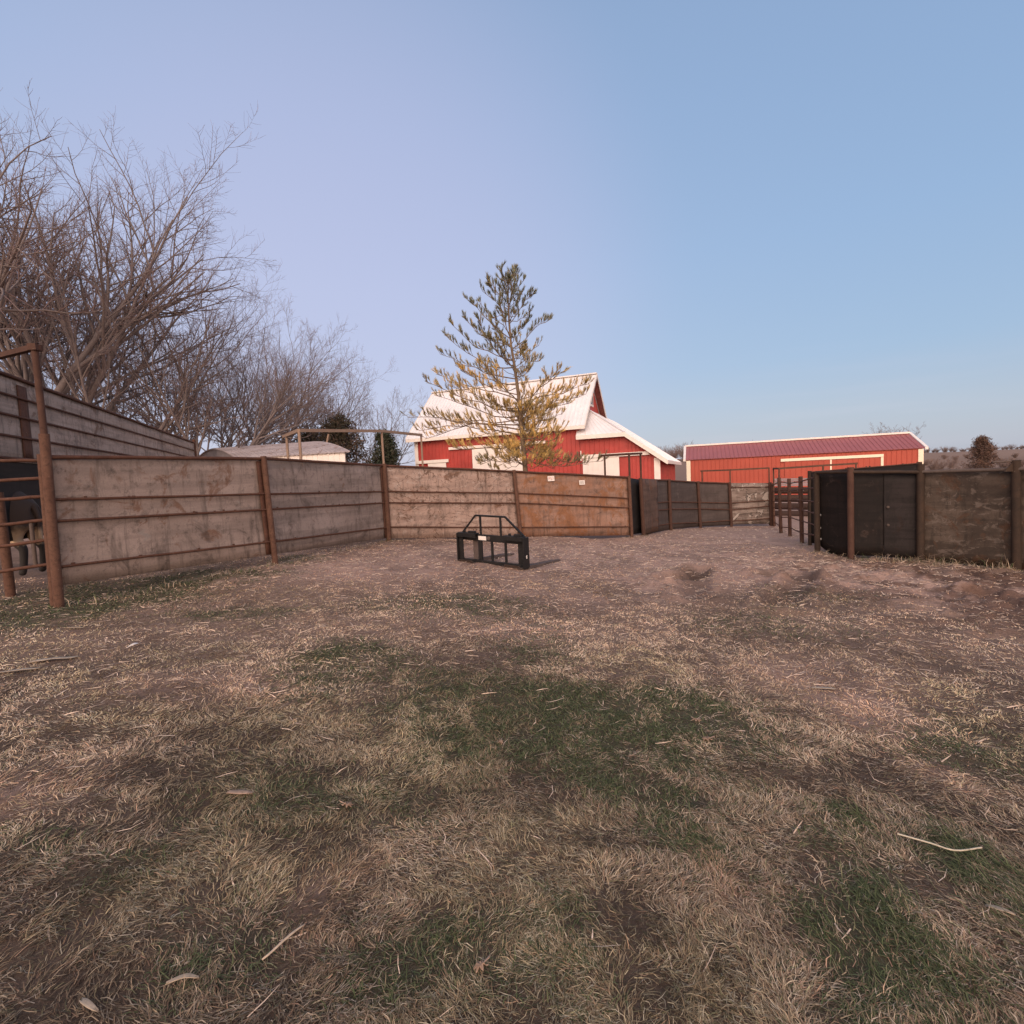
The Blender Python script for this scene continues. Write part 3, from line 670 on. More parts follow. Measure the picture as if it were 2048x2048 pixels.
# gateway: tall post with header, gate and its second post
def gateway():
    b, t = PL['a1']; th = thing('pipe_gateway', 'tall rusty post with a header bar reaching out of the left edge', 'gateway', b)
    zt = ztop(b[0], b[1], 700); d = (t-b)/np.linalg.norm(t-b)
    k = (ztop(b[0], b[1], 868)-b[2]); e = b + np.array([-.02, 0, 0])
    MB().tube([b-[0, 0, .3], b+d*k*.5, b+d*k], .052, 16).build('post', M['rust'], th)
    top = np.array([b[0]-.0, b[1], zt]) + np.array([d[0]*(zt-b[2])*.6, 0, 0])
    MB().tube([b+d*k, top], .036, 14).build('upper_post', M['rustd'], th)
    b2 = b + np.array([-.115, .07, 0]); MB().tube([b2-[0, 0, .1], b2+d*1.86], .045, 14).build('gate_post', M['rust'], th)
    q = at(-120, 742, b[1]*1.13)
    MB().bar(top+[.05, -.02, .03], q, .065, .06).build('header', M['rustd'], th)
    MB().box(top+[-.045, -.05, -.01], [.10, 0, 0], [0, .10, 0], [0, 0, .075]).build('cap', M['rustd'], th)
    # gate of six rails, standing a little open
    g1 = b2+np.array([-.06, .05, 0]); 
    gt = thing('pipe_gate', 'rusty six rail pipe gate beside the tall post at the left edge', 'gate', g1)
    Y1, Y0 = g1[1], g1[1]-.28
    for (pr, pl) in ((921, 921), (957, 961), (993, 999), (1040, 1050), (1080, 1092), (1128, 1142)):
        zr = ztop(g1[0], g1[1], pr); A = np.array([g1[0], Y1, zr]); Bq = at(-70, pl+(pl-pr)*.9, Y0)
        rail(gt, A, Bq, .021, M['rail'])
    A = np.array([g1[0]-.13, Y1-.04, ztop(g1[0], g1[1], 1038)]); Bq = A.copy(); Bq[2] = ztop(g1[0], g1[1], 1130); rail(gt, A, Bq, .022, M['greypipe'], name='brace')
    foot = gpix(22, 1192); pp = thing('gate_post', 'leaning rusty pipe post at the left edge behind the gate rails', 'post', foot)
    tp = at(-4, 985, foot[1]); MB().tube([foot-[0, 0, .2], lerp(foot, tp, .5), tp], .055, 14).build('pipe', M['rust'], pp)
    c = at(12, 1142, foot[1]-.08); MB().tube([c, c+[0, -.03, 0]], .02, 10).build('hinge_bolt', M['bolt'], pp)
gateway()
# overhead pipe frames
def arch(label, tops, feet_, r, mat, bars):
    base = feet_[0]; th = thing('overhead_pipe_frame', label, 'pipe frame', base, 'overhead pipe frames above the fences')
    for tp, ft in zip(tops, feet_): MB().tube([ft, tp], r, 10).build('upright', mat if tp is not tops[-1] else mat, th)
    for (i, j, e0, e1) in bars:
        d = tops[j]-tops[i]; MB().bar(tops[i]-d*e0, tops[j]+d*e1, r*2.1, r*2.3).build('crossbar', mat, th)
    return th
def foot_of(p): return np.array([p[0], p[1], gz(p[0], p[1])-.1])
a2, a3 = PL['a2'][0], PL['a3'][0]
def on_line(p, q, px, behind):
    lo, hi = 0., 1.
    for _ in range(40):
        m_ = (lo+hi)/2; x = lerp(p, q, m_)+[0, 0, 1.8]; dd = x-CAM; u = 1024+F*(dd@CR)/(dd@FWD)
        if u < px: lo = m_
        else: hi = m_
    return lerp(p, q, lo)-front(p, q, behind)
f1 = on_line(a2, a3, 613, .12); f2 = a3 - front(a2, a3, .02)
tp1 = np.array([f1[0], f1[1], ztop(f1[0], f1[1], 861)]); tp2 = np.array([f2[0], f2[1], ztop(f2[0], f2[1], 862)])
k1, k2 = at(573, 871, 10.7), at(842, 870, 14.6)
arch('large pale pipe frame above the left fence beside the arched roof', [tp1, tp2, k1, k2], [tp1-[0, 0, tp1[2]-gz(*tp1[:2])-1.72], PL['a3'][0]-[0, 0, .1], foot_of(k1), foot_of(k2)], .027, M['pale_pipe'], [(0, 1, 0, 0), (0, 2, 0, .25), (1, 3, 0, .02)])
pipe_post(lf, PL['a3'][0], PL['a3'][1], .062, M['rust'])
b2_, c0_ = PL['b2'], PL['c0']
q1 = np.array([b2_[0][0], b2_[0][1]+.07, ztop(b2_[0][0], b2_[0][1]+.07, 908)]); q2 = np.array([c0_[0][0], c0_[0][1]+.1, ztop(c0_[0][0], c0_[0][1]+.1, 907)]); q3 = at(1209, 911, 16.2)
arch('thin dark pipe frame over the black opening in front of the barn door', [q1, q2, q3], [foot_of(q1), foot_of(q2), foot_of(q3)], .030, M['rustd'], [(0, 1, 0, .1), (0, 2, 0, .15)])
q1 = at(1404, 942, 21.8); q2 = at(1460, 940, PL['c3'][0][1]+.1); q3 = at(1538, 936, PL['c4'][0][1]+.2)
arch('thin rusty pipe frame above the peeling end wall in front of the red shed', [q1, q2, q3], [foot_of(q1), foot_of(q2), foot_of(q3)], .028, M['rust'], [(0, 1, .05, 0), (1, 2, 0, 0)])
q1 = at(1547, 937, PL['d0'][0][1]-.15); q2 = at(1558, 937, 19.6); q3 = at(1646, 931, 19.0); q4 = at(1712, 927, 18.6)
arch('thin rusty pipe frame reaching from the lane corner over the black fence', [q1, q2, q3, q4], [foot_of(q1), foot_of(q2), foot_of(q3), foot_of(q4)], .030, M['rust'], [(0, 1, 0, 0), (1, 2, .0, 0), (2, 3, 0, .05)])
# brown board pen behind the pipe fence, with a grey corrugated strip along its top
def board_pen():
    a, b = at(1545, 970, 25.2), at(1720, 968, 22.5)
    th = thing('board_fence', 'brown board fence with grey corrugated top behind the pipe rail fence', 'fence', foot_of(a))
    ba, bb = foot_of(a), foot_of(b)
    for z0, z1 in ((.0, .22), (.25, .45), (.48, .70), (.73, .93)):
        sheet_bay(MB(), ba, a, bb, b, 1-z0, 1-z0, 0, top0=1-z1, top1=1-z1, n=8, m_=2, dent=.01, seed=z0*9).build('board', M['boards'], th)
    mb = MB(); d = b-a; 
    for i in range(5):
        z = .10+.075*i; mb.bar(a+[0, -.04, z-.12], b+[0, -.04, z-.12], .03, .06)
    mb.build('corrugated_strip', M['tin'], th)
    for t in (0, .35, .7, 1): pipe_post(th, lerp(ba, bb, t)+[0, .12, 0], lerp(a, b, t)+[0, .12, -.05], .06, M['rustd'])
board_pen()

# ------------------------------------------------------------------ pallet fork frame
def pallet_fork():
    br = gpix(1050, 1141); a = np.array([-.84, .54, 0]); a /= np.linalg.norm(a); f = np.array([.54, .84, 0]); f /= np.linalg.norm(f)
    bl = gpix(914, 1129); a = bl-br; Wd = min(np.linalg.norm(a), 1.6); a[2] = 0; Wd = 1.45; a /= np.linalg.norm(a); a = np.array([-.84, .54, 0])/np.linalg.norm([.84, .54])
    f = np.array([-a[1], a[0], 0])*-1 if (-a[1]) > 0 else np.array([a[1], -a[0], 0])
    f = np.array([.54, .84, 0])/np.linalg.norm([.54, .84]); u = np.array([0, 0, 1.])
    zl, zr = gfz(*(br+a*Wd)[:2]), gfz(*br[:2])
    th = thing('pallet_fork', 'black steel pallet fork frame standing on the bare ground of the yard', 'pallet fork', br)
    O = np.array([br[0], br[1], zr-.005]); sl_ = (zl-zr)/Wd*.6
    def p(x, y, z): return O + a*x + f*y + u*(z + sl_*x)
    def bx(mb, x0, x1, y0, y1, z0, z1):
        return mb.hexa([p(x0,y0,z0), p(x1,y0,z0), p(x1,y1,z0), p(x0,y1,z0), p(x0,y0,z1), p(x1,y0,z1), p(x1,y1,z1), p(x0,y1,z1)])
    H = .575
    def part(name, mat, *boxes, parent=th):
        mb = MB()
        for b in boxes: bx(mb, *b)
        o = mb.build(name, mat, parent); mdf = o.modifiers.new('b', 'BEVEL'); mdf.width = .004; mdf.segments = 2; mdf.limit_method = 'ANGLE'; return o
    sp = part('side_plate', M['black'], (-.02, 0, -.05, .14, .02, H)); part('sticker', M['sticker'], (-.023, -.02, .03, .06, .20, .26), parent=sp)
    part('side_plate', M['black'], (Wd, Wd+.02, -.05, .14, .02, H))
    part('upright', M['black'], (Wd-.10, Wd-.001, 0, .02, .06, H-.06)); part('upright', M['black'], (.001, .16, .05, .07, .06, H-.06))
    tb = part('top_bar', M['black'], (.001, Wd-.001, .06, .11, H-.135, H-.01))
    part('sticker', M['sticker'], (Wd-.60, Wd-.42, .057, .06, H-.115, H-.04), parent=tb)
    mb = MB(); mb.tube([p(Wd-.66, .045, H-.07), p(Wd-.66, .06, H-.07)], .036, 14); mb.tube([p(Wd-.66, .035, H-.07), p(Wd-.66, .046, H-.07)], .012, 8); mb.build('boss', M['worn'], tb)
    part('bottom_bar', M['black'], (.001, Wd-.001, .02, .09, .03, .085))
    for x in (.44, .74): part('inner_upright', M['black'], (x-.022, x+.022, .07, .10, .08, H-.13))
    # the two quick-attach pockets along the top and their lower lips
    for x0, x1 in ((.01, .42), (Wd-.42, Wd-.005)):
        part('attach_plate', M['black'], (x0, x1, -.03, .09, H-.005, H+.015), (x0, x1, -.045, -.028, H-.07, H+.012))
        part('latch', M['black'], (x0+.04, x0+.19, -.01, .06, H+.016, H+.05), (x0+.27, x0+.31, 0, .04, H+.016, H+.055))
        mb = MB(); bx(mb, x0+.02, x1-.02, -.06, .02, .02, .035); mb.hexa([p(x0+.02,-.062,.035), p(x1-.02,-.062,.035), p(x1-.02,-.05,.035), p(x0+.02,-.05,.035), p(x0+.06,-.12,.09), p(x1-.06,-.12,.09), p(x1-.06,-.11,.09), p(x0+.06,-.11,.09)]); mb.build('lower_lip', M['worn'], th)
    # forks: shank up the frame, blade flat on the ground, tapering
    for x0, x1 in ((.005, .115), (Wd-.36, Wd-.25)):
        mb = MB(); bx(mb, x0, x1, .115, .155, .01, H-.02)
        xm = (x0+x1)/2
        def fl(xa, y, z):
            q = p(xa, y, 0); q[2] = max(gfz(q[0], q[1]), q[2]-.3)+z; return q
        rings = [(.155, .055, .042), (.6, .055, .034), (1.1, .052, .022), (1.42, .03, .012)]
        for (y0, w0, h0), (y1, w1, h1) in zip(rings[:-1], rings[1:]):
            mb.hexa([fl(xm-w0,y0,.004), fl(xm+w0,y0,.004), fl(xm+w1,y1,.006), fl(xm-w1,y1,.006), fl(xm-w0,y0,h0+.02), fl(xm+w0,y0,h0+.02), fl(xm+w1,y1,h1+.016), fl(xm-w1,y1,h1+.016)])
        mb.build('fork', M['worn'], th)
    part('shank_guide', M['black'], (Wd-.49, Wd-.42, .06, .10, .07, H-.1))
    # load guard on top
    zt = H+.34; r = .015
    g = [p(Wd-.04, .08, H), p(Wd-.36, .08, zt), p(.42, .08, zt), p(.03, .08, H)]
    mb = MB()
    for q0, q1 in zip(g[:-1], g[1:]): mb.bar(q0, q1, .03, .03, up=(f[0], f[1], .2))
    mb.build('load_guard', M['black'], th)
    for x in (Wd-.47, .53): MB().bar(p(x, .08, H-.02), p(x, .08, zt-.016), .03, .03, up=(f[0], f[1], 0)).build('guard_upright', M['black'], th)
pallet_fork()

# ------------------------------------------------------------------ buildings
def ribbed(mb, p00, p10, p11, p01, spacing=.28, rw=.05, rh=.02, thick=.03, out=None):
    """metal sheet over a quad: p00->p10 is the lower edge, p01->p11 the upper; ribs run from lower to upper"""
    p00, p10, p11, p01 = [np.asarray(p, float) for p in (p00, p10, p11, p01)]
    n = np.cross(p10-p00, p01-p00); n /= np.linalg.norm(n)
    if out is not None and n @ np.asarray(out) < 0: n = -n
    mb.hexa([p00-n*thick, p10-n*thick, p11-n*thick, p01-n*thick, p00, p10, p11, p01])
    L = max(np.linalg.norm(p10-p00), np.linalg.norm(p11-p01)); k = int(L/spacing)
    for i in range(1, k):
        t = i/k; w = rw/L/2
        a, b = lerp(p00, p10, t), lerp(p01, p11, t); e = (p10-p00)/np.linalg.norm(p10-p00)
        if np.linalg.norm(b-a) < .15: continue
        s = .012*(b-a)/np.linalg.norm(b-a)
        mb.add([a-e*rw/2+s, a+e*rw/2+s, b+e*rw/2-s, b-e*rw/2-s, a-e*rw/4+n*rh+s, a+e*rw/4+n*rh+s, b+e*rw/4+n*rh-s, b-e*rw/4+n*rh-s],
               [(4,5,6,7), (0,4,7,3), (1,2,6,5), (0,1,5,4), (3,7,6,2)])
    return mb
def barn():
    E = np.array([4.189, 30.546, 0]); a = np.array([math.cos(-.37987), math.sin(-.37987), 0]); a /= np.linalg.norm(a); b = np.array([-a[1], a[0], 0]); u = np.array([0, 0, 1.])
    LN, HW, ZE, ZR = 11.33, 3.5, 4.675, 7.88; zb = -1.3
    O = np.array([E[0], E[1], 0])
    def p(x, y, z): return O + a*x + b*y + u*z
    th = thing('barn', 'big red barn with a steep white metal roof behind the pine', 'barn', p(-6, 6, zb))
    part = lambda name, mb, mat, parent=th: mb.build(name, mat, parent)
    part('front_wall', ribbed(MB(), p(-LN,0,zb), p(0,0,zb), p(0,0,ZE), p(-LN,0,ZE), .26, .04, .03, out=-b), M['red'])
    part('back_wall', ribbed(MB(), p(-LN,2*HW,zb), p(0,2*HW,zb), p(0,2*HW,ZE), p(-LN,2*HW,ZE), .6, out=b), M['red'])
    for x, o, y0 in ((0, a, .04), (-LN, -a, .04)):
        mb = MB(); x_ = x-.0 if x == 0 else x
        y0, y1 = .04, 2*HW-.04
        ribbed(mb, p(x,y0,zb), p(x,y1,zb), p(x,y1,ZE), p(x,y0,ZE), .3, .035, .016, out=o)
        mid = p(x,HW,ZR-.1); ribbed(mb, p(x,y0,ZE), p(x,HW,ZE), mid, p(x,y0+.02,ZE+.02), .3, .035, .016, out=o); ribbed(mb, p(x,y1,ZE), p(x,HW,ZE), mid, p(x,y1-.02,ZE+.02), .3, .035, .016, out=o)
        part('gable_wall', mb, M['red'])
    oh, ov = .42, .42; sl = (ZR-ZE)/HW
    z0 = ZE-oh*sl+.14; zr = ZR+.14
    mb = MB(); ribbed(mb, p(-LN-ov,-oh,z0), p(ov,-oh,z0), p(ov,HW,zr), p(-LN-ov,HW,zr), .26, .05, .04, .05, out=np.array([0,0,1.])-b*.5)
    rf = part('roof', mb, M['white'])
    mb = MB(); ribbed(mb, p(-LN-ov,2*HW+oh,z0), p(ov,2*HW+oh,z0), p(ov,HW,zr), p(-LN-ov,HW,zr), .6, .05, .022, .05, out=np.array([0,0,1.])+b*.5); part('roof', mb, M['white'])
    mb = MB(); mb.bar(p(-LN-ov-.02,HW,zr+.03), p(ov+.02,HW,zr+.03), .34, .07); part('ridge_cap', mb, M['white'], rf)
    for s, yy in ((1, -oh), (-1, 2*HW+oh)):
        mb = MB(); mb.box(p(-LN-ov,yy-s*.035,z0-.21), a*(LN+2*ov), b*s*.03, u*.20); part('fascia', mb, M['trim'])
    for x in (ov+.002, -LN-ov-.032):
        for yy in (-oh, 2*HW+oh):
            q0, q1 = p(x,yy,z0-.20), p(x,HW,zr-.20); mb = MB(); mb.hexa([q0, q0+a*.03, q1+a*.03, q1, q0+u*.26, q0+a*.03+u*.26, q1+a*.03+u*.26, q1+u*.26]); part('barge_board', mb, M['trim'])
    # soffits under the right gable's overhang
    for yy in (-oh, 2*HW+oh):
        q0, q1 = p(.03,yy,z0-.10), p(.03,HW,zr-.10); mb = MB(); mb.hexa([q0, q0+a*(ov-.06), q1+a*(ov-.06), q1, q0+u*.04, q0+a*(ov-.06)+u*.04, q1+a*(ov-.06)+u*.04, q1+u*.04]); part('soffit', mb, M['soffit'])
    mb = MB(); mb.box(p(-LN-.03,-.03,zb), a*.26, b*.028, u*(ZE-zb)); mb.box(p(-LN-.03,0,zb), a*.028, b*.2, u*(ZE-zb)); part('corner_board', mb, M['trim'])
    # gable window
    w = MB(); w.box(p(.022,3.4-.45,5.95), b*.9, a*.05, u*1.05); wo = part('window', w, M['trim'])
    g = MB(); g.box(p(.06,3.4-.33,6.07), b*.66, a*.02, u*.81); part('pane', g, M['glass'], wo)
    g = MB(); g.box(p(.075,3.4-.03,6.07), b*.06, a*.02, u*.81); part('muntin', g, M['trim'], wo)
    # helper: wall point at a pixel
    def wp(px, py, y=0.):
        d = ray(px, py); n = b; t = ((p(0, y, 0)-CAM) @ n)/(d @ n); q = CAM+d*t-O; return q @ a, q[2]
    # big sliding door with its track
    x0, zt = wp(945, 899); x1, _ = wp(1046, 895); x2, z2 = wp(899, 897); x3, z3 = wp(1092, 886); zt = (z2+z3)/2-.06
    tr = MB().box(p(x2,-.14,zt), a*(x3-x2), b*.11, u*.17).build('door_track', M['trim'], th)
    dm = MB(); ribbed(dm, p(x0,-.09,zb+.1), p(x1,-.09,zb+.1), p(x1,-.09,zt-.02), p(x0,-.09,zt-.02), .3, .03, .012, .03, out=-b); dr = part('sliding_door', dm, M['door'])
    # small low door at the left
    x0, z0_ = wp(833, 926); x1, z1_ = wp(898, 921); zz = (z0_+z1_)/2
    MB().box(p(x0,-.12,zz-.09), a*(x1-x0), b*.09, u*.2).build('door_track', M['trim'], th)
    x0, _ = wp(857, 930); x1, _ = wp(893, 930); MB().box(p(x0,-.07,zb), a*(x1-x0), b*.04, u*(zz-.1-zb)).build('door', M['door'], th)
    # lamp by the corner
    x0, z0_ = wp(1158, 912); MB().box(p(x0-.06,-.20,z0_-.25), a*.12, b*.18, u*.5).build('lamp_box', M['soffit'], th); MB().box(p(x0+.1,-.06,z0_-.3), a*.06, b*.04, u*.6).build('door_jamb', M['trim'], th)
    # lean-to across the right gable
    LW, ZA, sb = 4.55, 5.66, .70; zs = lambda x: ZA-sb*x
    xk = 2.6; zk = zs(xk)
    mb = MB(); ribbed(mb, p(.03,-.02,zb), p(xk,-.02,zb), p(xk,-.02,zk-.12), p(.03,-.02,zk-.12), .26, .04, .03, out=-b); ribbed(mb, p(xk,-.02,zb), p(LW,-.02,zb), p(LW,-.02,zs(LW)-.08), p(xk,-.02,zk-.12), .26, .04, .03, out=-b); part('lean_to_wall', mb, M['red'])
    mb = MB(); ribbed(mb, p(LW,.02,zb), p(LW,11.8,zb), p(LW,11.8,zs(LW)-.05), p(LW,.02,zs(LW)-.05), .30, .035, .016, out=a); part('lean_to_wall', mb, M['red'])
    mb = MB(); mb.box(p(LW-.30,-.075,zb), a*.33, b*.05, u*(zs(LW)-.15-zb)); part('corner_board', mb, M['trim'])
    # side slope, with a hip to a small front slope
    xe = LW+.45
    mb = MB(); A, Bp, C_, D_, H_ = p(xe,-.35,zs(xe)), p(xe,12.,zs(xe)), p(.03,12.,ZA), p(.03,1.7,ZA), p(xk+.1,-.35,zk+.0)
    ribbed(mb, A, Bp, C_, D_, .35, .05, .022, .05, out=u); 
    n = np.cross(A-H_, D_-H_); n /= np.linalg.norm(n); n *= np.sign(n[2]); mb.add([H_, A, D_, H_-n*.05, A-n*.05, D_-n*.05], [(0,1,2), (3,5,4), (0,3,4,1), (1,4,5,2), (2,5,3,0)]); part('lean_to_roof', mb, M['white'])
    FL = p(-.12,-.35,zk+.02)
    mb = MB(); ribbed(mb, FL, H_, D_+u*.0+a*.02, D_-a*.30, .30, .04, .02, .04, out=u-b); part('lean_to_roof', mb, M['white'])
    mb = MB(); mb.box(p(-.12,-.39,zk-.22), a*(xk+.22), b*.035, u*.23); part('fascia', mb, M['trim'])
    q0, q1 = p(xk+.1,-.39,zk-.24), p(xe,-.39,zs(xe)-.24); mb = MB(); mb.hexa([q0, q1, q1+b*.035, q0+b*.035, q0+u*.26, q1+u*.26, q1+b*.035+u*.26, q0+b*.035+u*.26]); part('barge_board', mb, M['trim'])
    mb = MB(); mb.box(p(xe+.002,-.35,zs(xe)-.2), a*.03, b*12.35, u*.18); part('gutter', mb, M['trim'])
    mb = MB(); mb.bar(H_+u*.03, D_+u*.03, .12, .05); part('hip_cap', mb, M['white'])
    x0, z0_ = wp(1165, 910, -.02); x1, z1_ = wp(1299, 909, -.02); zz = (z0_+z1_)/2-.02
    MB().box(p(x0,-.16,zz-.09), a*(x1-x0), b*.10, u*.2).build('door_track', M['trim'], th)
    x1, _ = wp(1239, 930, -.02); dm = MB(); ribbed(dm, p(x0+.02,-.11,zb+.05), p(x1,-.11,zb+.05), p(x1,-.11,zz-.1), p(x0+.02,-.11,zz-.1), .3, .03, .012, .03, out=-b); part('sliding_door', dm, M['door'])
barn()
def red_shed():
    ER = np.array([31.42, 39.06, 2.36]); EL = ER-17.0*np.array([math.cos(-.35), math.sin(-.35), 0]); ZE = 2.36; ZR = 3.66; HW = 3.2
    a = ER-EL; a[2] = 0; LN = np.linalg.norm(a); a /= LN; b = np.array([-a[1], a[0], 0]); u = np.array([0, 0, 1.]); O = np.array([EL[0], EL[1], 0]); zb = -1.4
    def p(x, y, z): return O+a*x+b*y+u*z
    th = thing('machine_shed', 'long low red metal shed with maroon roof on the right', 'shed', p(LN/2, HW, zb))
    part = lambda name, mb, mat, parent=th: mb.build(name, mat, parent)
    part('front_wall', ribbed(MB(), p(0,0,zb), p(LN,0,zb), p(LN,0,ZE), p(0,0,ZE), .33, .05, .03, out=-b), M['red2'])
    part('back_wall', ribbed(MB(), p(0,2*HW,zb), p(LN,2*HW,zb), p(LN,2*HW,ZE), p(0,2*HW,ZE), .9, out=b), M['red2'])
    for x, o in ((0, -a), (LN, a)):
        mb = MB(); ribbed(mb, p(x,.04,zb), p(x,2*HW-.04,zb), p(x,2*HW-.04,ZE), p(x,.04,ZE), .4, out=o); mid = p(x,HW,ZR-.05)
        ribbed(mb, p(x,.04,ZE), p(x,HW,ZE), mid, p(x,.06,ZE+.01), .4, out=o); ribbed(mb, p(x,2*HW-.04,ZE), p(x,HW,ZE), mid, p(x,2*HW-.06,ZE+.01), .4, out=o); part('end_wall', mb, M['red2'])
    z0, zr, oh = ZE+.06, ZR+.06, .12
    mb = MB(); ribbed(mb, p(-.1,-oh,z0), p(LN+.1,-oh,z0), p(LN+.1,HW,zr), p(-.1,HW,zr), .33, .06, .035, .04, out=u); rf = part('roof', mb, M['maroon'])
    mb = MB(); ribbed(mb, p(-.1,2*HW+oh,z0), p(LN+.1,2*HW+oh,z0), p(LN+.1,HW,zr), p(-.1,HW,zr), .9, .06, .025, .04, out=u); part('roof', mb, M['maroon'])
    mb = MB(); mb.bar(p(-.15,HW,zr+.05), p(LN+.15,HW,zr+.05), .4, .14); part('ridge_cap', mb, M['trim'], rf)
    for x in (-.28, LN+.105):
        for yy in (-oh, 2*HW+oh):
            q0, q1 = p(x,yy,z0-.12), p(x,HW,zr-.12); mb = MB(); mb.hexa([q0, q0+a*.2, q1+a*.2, q1, q0+u*.2, q0+a*.2+u*.2, q1+a*.2+u*.2, q1+u*.2]); part('barge_board', mb, M['trim'])
    for x in (-.03, LN-.30):
        mb = MB(); mb.box(p(x,-.06,zb), a*.33, b*.055, u*(ZE-zb-.02)); part('corner_board', mb, M['trim2'])
    def wp(px, py):
        d = ray(px, py); t = ((O-CAM) @ b)/(d @ b); q = CAM+d*t-O; return q @ a, q[2]
    x0, z0_ = wp(1561, 921); x1, z1_ = wp(1766, 911); zz = (z0_+z1_)/2
    MB().box(p(x0,-.16,zz-.1), a*(x1-x0), b*.12, u*.22).build('door_track', M['trim2'], th)
    xm, _ = wp(1661, 920)
    for nm, s0, s1 in (('sliding_door', x0+.3, xm-.06), ('sliding_door', xm+.06, x1-.18)):
        mb = MB(); ribbed(mb, p(s0,-.10,zb), p(s1,-.10,zb), p(s1,-.10,zz-.12), p(s0,-.10,zz-.12), .36, .045, .02, out=-b); part(nm, mb, M['red2'])
    MB().box(p(xm-.055,-.14,zb), a*.11, b*.06, u*(zz-.12-zb)).build('door_stile', M['trim2'], th); MB().box(p(x1-.17,-.14,zb), a*.17, b*.06, u*(zz-.12-zb)).build('door_stile', M['trim2'], th)
red_shed()
def round_shed():
    EL, ER, RL, RR = at(476, 914, 27.0), at(690, 915, 25.6), at(398, 883, 30.2), at(640, 891, 28.8)
    u = np.array([0, 0, 1.]); a = ER-EL; a[2] = 0; LN = np.linalg.norm(a); a /= LN
    h = ((RL-EL)+(RR-ER))/2; zr = h[2]; h[2] = 0; ZE = EL[2]
    zb = .2
    th = thing('round_roof_shed', 'low shed with an arched old tin roof behind the left fence', 'shed', EL*[1, 1, 0]+[0, 0, zb])
    def q(x, s):   # s from -1 (near eave) over 0 (ridge) to 1
        yy = 1+s; zz = zr*.72*(1-abs(s)**1.9)
        v = EL + a*x + h*yy; v[2] = ZE+zz; return v
    NS = 18; mb = MB(); vs = []; fs = []; nx = int(LN/.12)
    for i in range(nx+1):
        x = -.2+(LN+.4)*i/nx; w = .014 if i % 2 else -.014
        for j in range(NS+1): vs.append(q(x, -1.04+2.08*j/NS)+u*w)
    for i in range(nx):
        for j in range(NS): k = i*(NS+1)+j; fs.append((k, k+1, k+NS+2, k+NS+1))
    n = len(vs); vs2 = [v-u*.05 for v in vs]; mb.add(vs+vs2, fs+[tuple(i+n for i in f[::-1]) for f in fs] + [(i*(NS+1), (i+1)*(NS+1), (i+1)*(NS+1)+n, i*(NS+1)+n) for i in range(nx)] + [(j, j+n, j+1+n, j+1) for j in range(NS)] + [(nx*(NS+1)+j, nx*(NS+1)+j+1, nx*(NS+1)+j+1+n, nx*(NS+1)+j+n) for j in range(NS)], False)
    mb.build('roof', M['tin'], th)
    fr = MB(); A, Bp = EL.copy(), EL+a*LN; A[2] = Bp[2] = zb; ribbed(fr, A, Bp, EL+a*LN-u*.02, EL-u*.02, .3, out=-h); fr.build('front_wall', M['trim'], th)
    for x, nm in ((0., 'end_wall'), (LN, 'end_wall')):
        ring = [q(x, -1+2*j/16)-u*.06 for j in range(17)]; low = [ring[0]*[1, 1, 0]+u*zb, ring[-1]*[1, 1, 0]+u*zb]
        vs = [low[0]]+ring+[low[1]]; off = a*.05; m_ = len(vs)
        MB().add(vs+[v+off for v in vs], [tuple(range(m_)), tuple(range(m_, 2*m_))[::-1]]+[(i, (i+1) % m_, (i+1) % m_+m_, i+m_) for i in range(m_)]).build(nm, M['tinwall'], th)
    p0, p1 = at(650, 905, 29.5), at(657, 868, 29.5)
    pl = thing('leaning_pole', 'pale leaning pole standing behind the arched tin roof', 'pole', foot_of(p0)); MB().tube([foot_of(p0)+[-.4, 0, 0], p0, p1], [.07, .06, .05], 10).build('pole', M['pale_pipe'], pl)
round_shed()

# ------------------------------------------------------------------ trees
def tubes_np(P3, Rr, S):
    """many polylines at once: P3 (N,K,3), radii (N,K) -> verts, quads"""
    N, K, _ = P3.shape
    T = np.empty_like(P3); T[:, 1:-1] = P3[:, 2:]-P3[:, :-2]; T[:, 0] = P3[:, 1]-P3[:, 0]; T[:, -1] = P3[:, -1]-P3[:, -2]
    T /= np.linalg.norm(T, axis=2, keepdims=True)+1e-9
    ref = np.where(np.abs(T[:, :1, 2:3]) > .85, np.array([1., 0, 0]), np.array([0, 0, 1.])); ref = np.broadcast_to(ref, T.shape)
    X = np.cross(T, ref); X /= np.linalg.norm(X, axis=2, keepdims=True)+1e-9; Y = np.cross(T, X)
    th = np.arange(S)/S*2*np.pi
    V = P3[:, :, None, :] + Rr[:, :, None, None]*(np.cos(th)[None, None, :, None]*X[:, :, None, :] + np.sin(th)[None, None, :, None]*Y[:, :, None, :])
    idx = np.arange(N*K*S).reshape(N, K, S)
    a = idx[:, :-1, :]; b = np.roll(a, -1, 2); c = np.roll(idx[:, 1:, :], -1, 2); d = idx[:, 1:, :]
    return V.reshape(-1, 3), np.stack([a, b, c, d], -1).reshape(-1, 4)
def unit(v): return v/(np.linalg.norm(v, axis=-1, keepdims=True)+1e-9)
def grow(start, dirs, length, rad, K, wob, trop, rng_, pull=None):
    N = len(start); P3 = np.empty((N, K, 3)); P3[:, 0] = start; d = unit(dirs)
    for k in range(1, K):
        d = unit(d + rng_.normal(0, wob, (N, 3)) + np.array([0, 0, trop]) + (pull if pull is not None else 0))
        P3[:, k] = P3[:, k-1] + d*(length/(K-1))[:, None]
    return P3
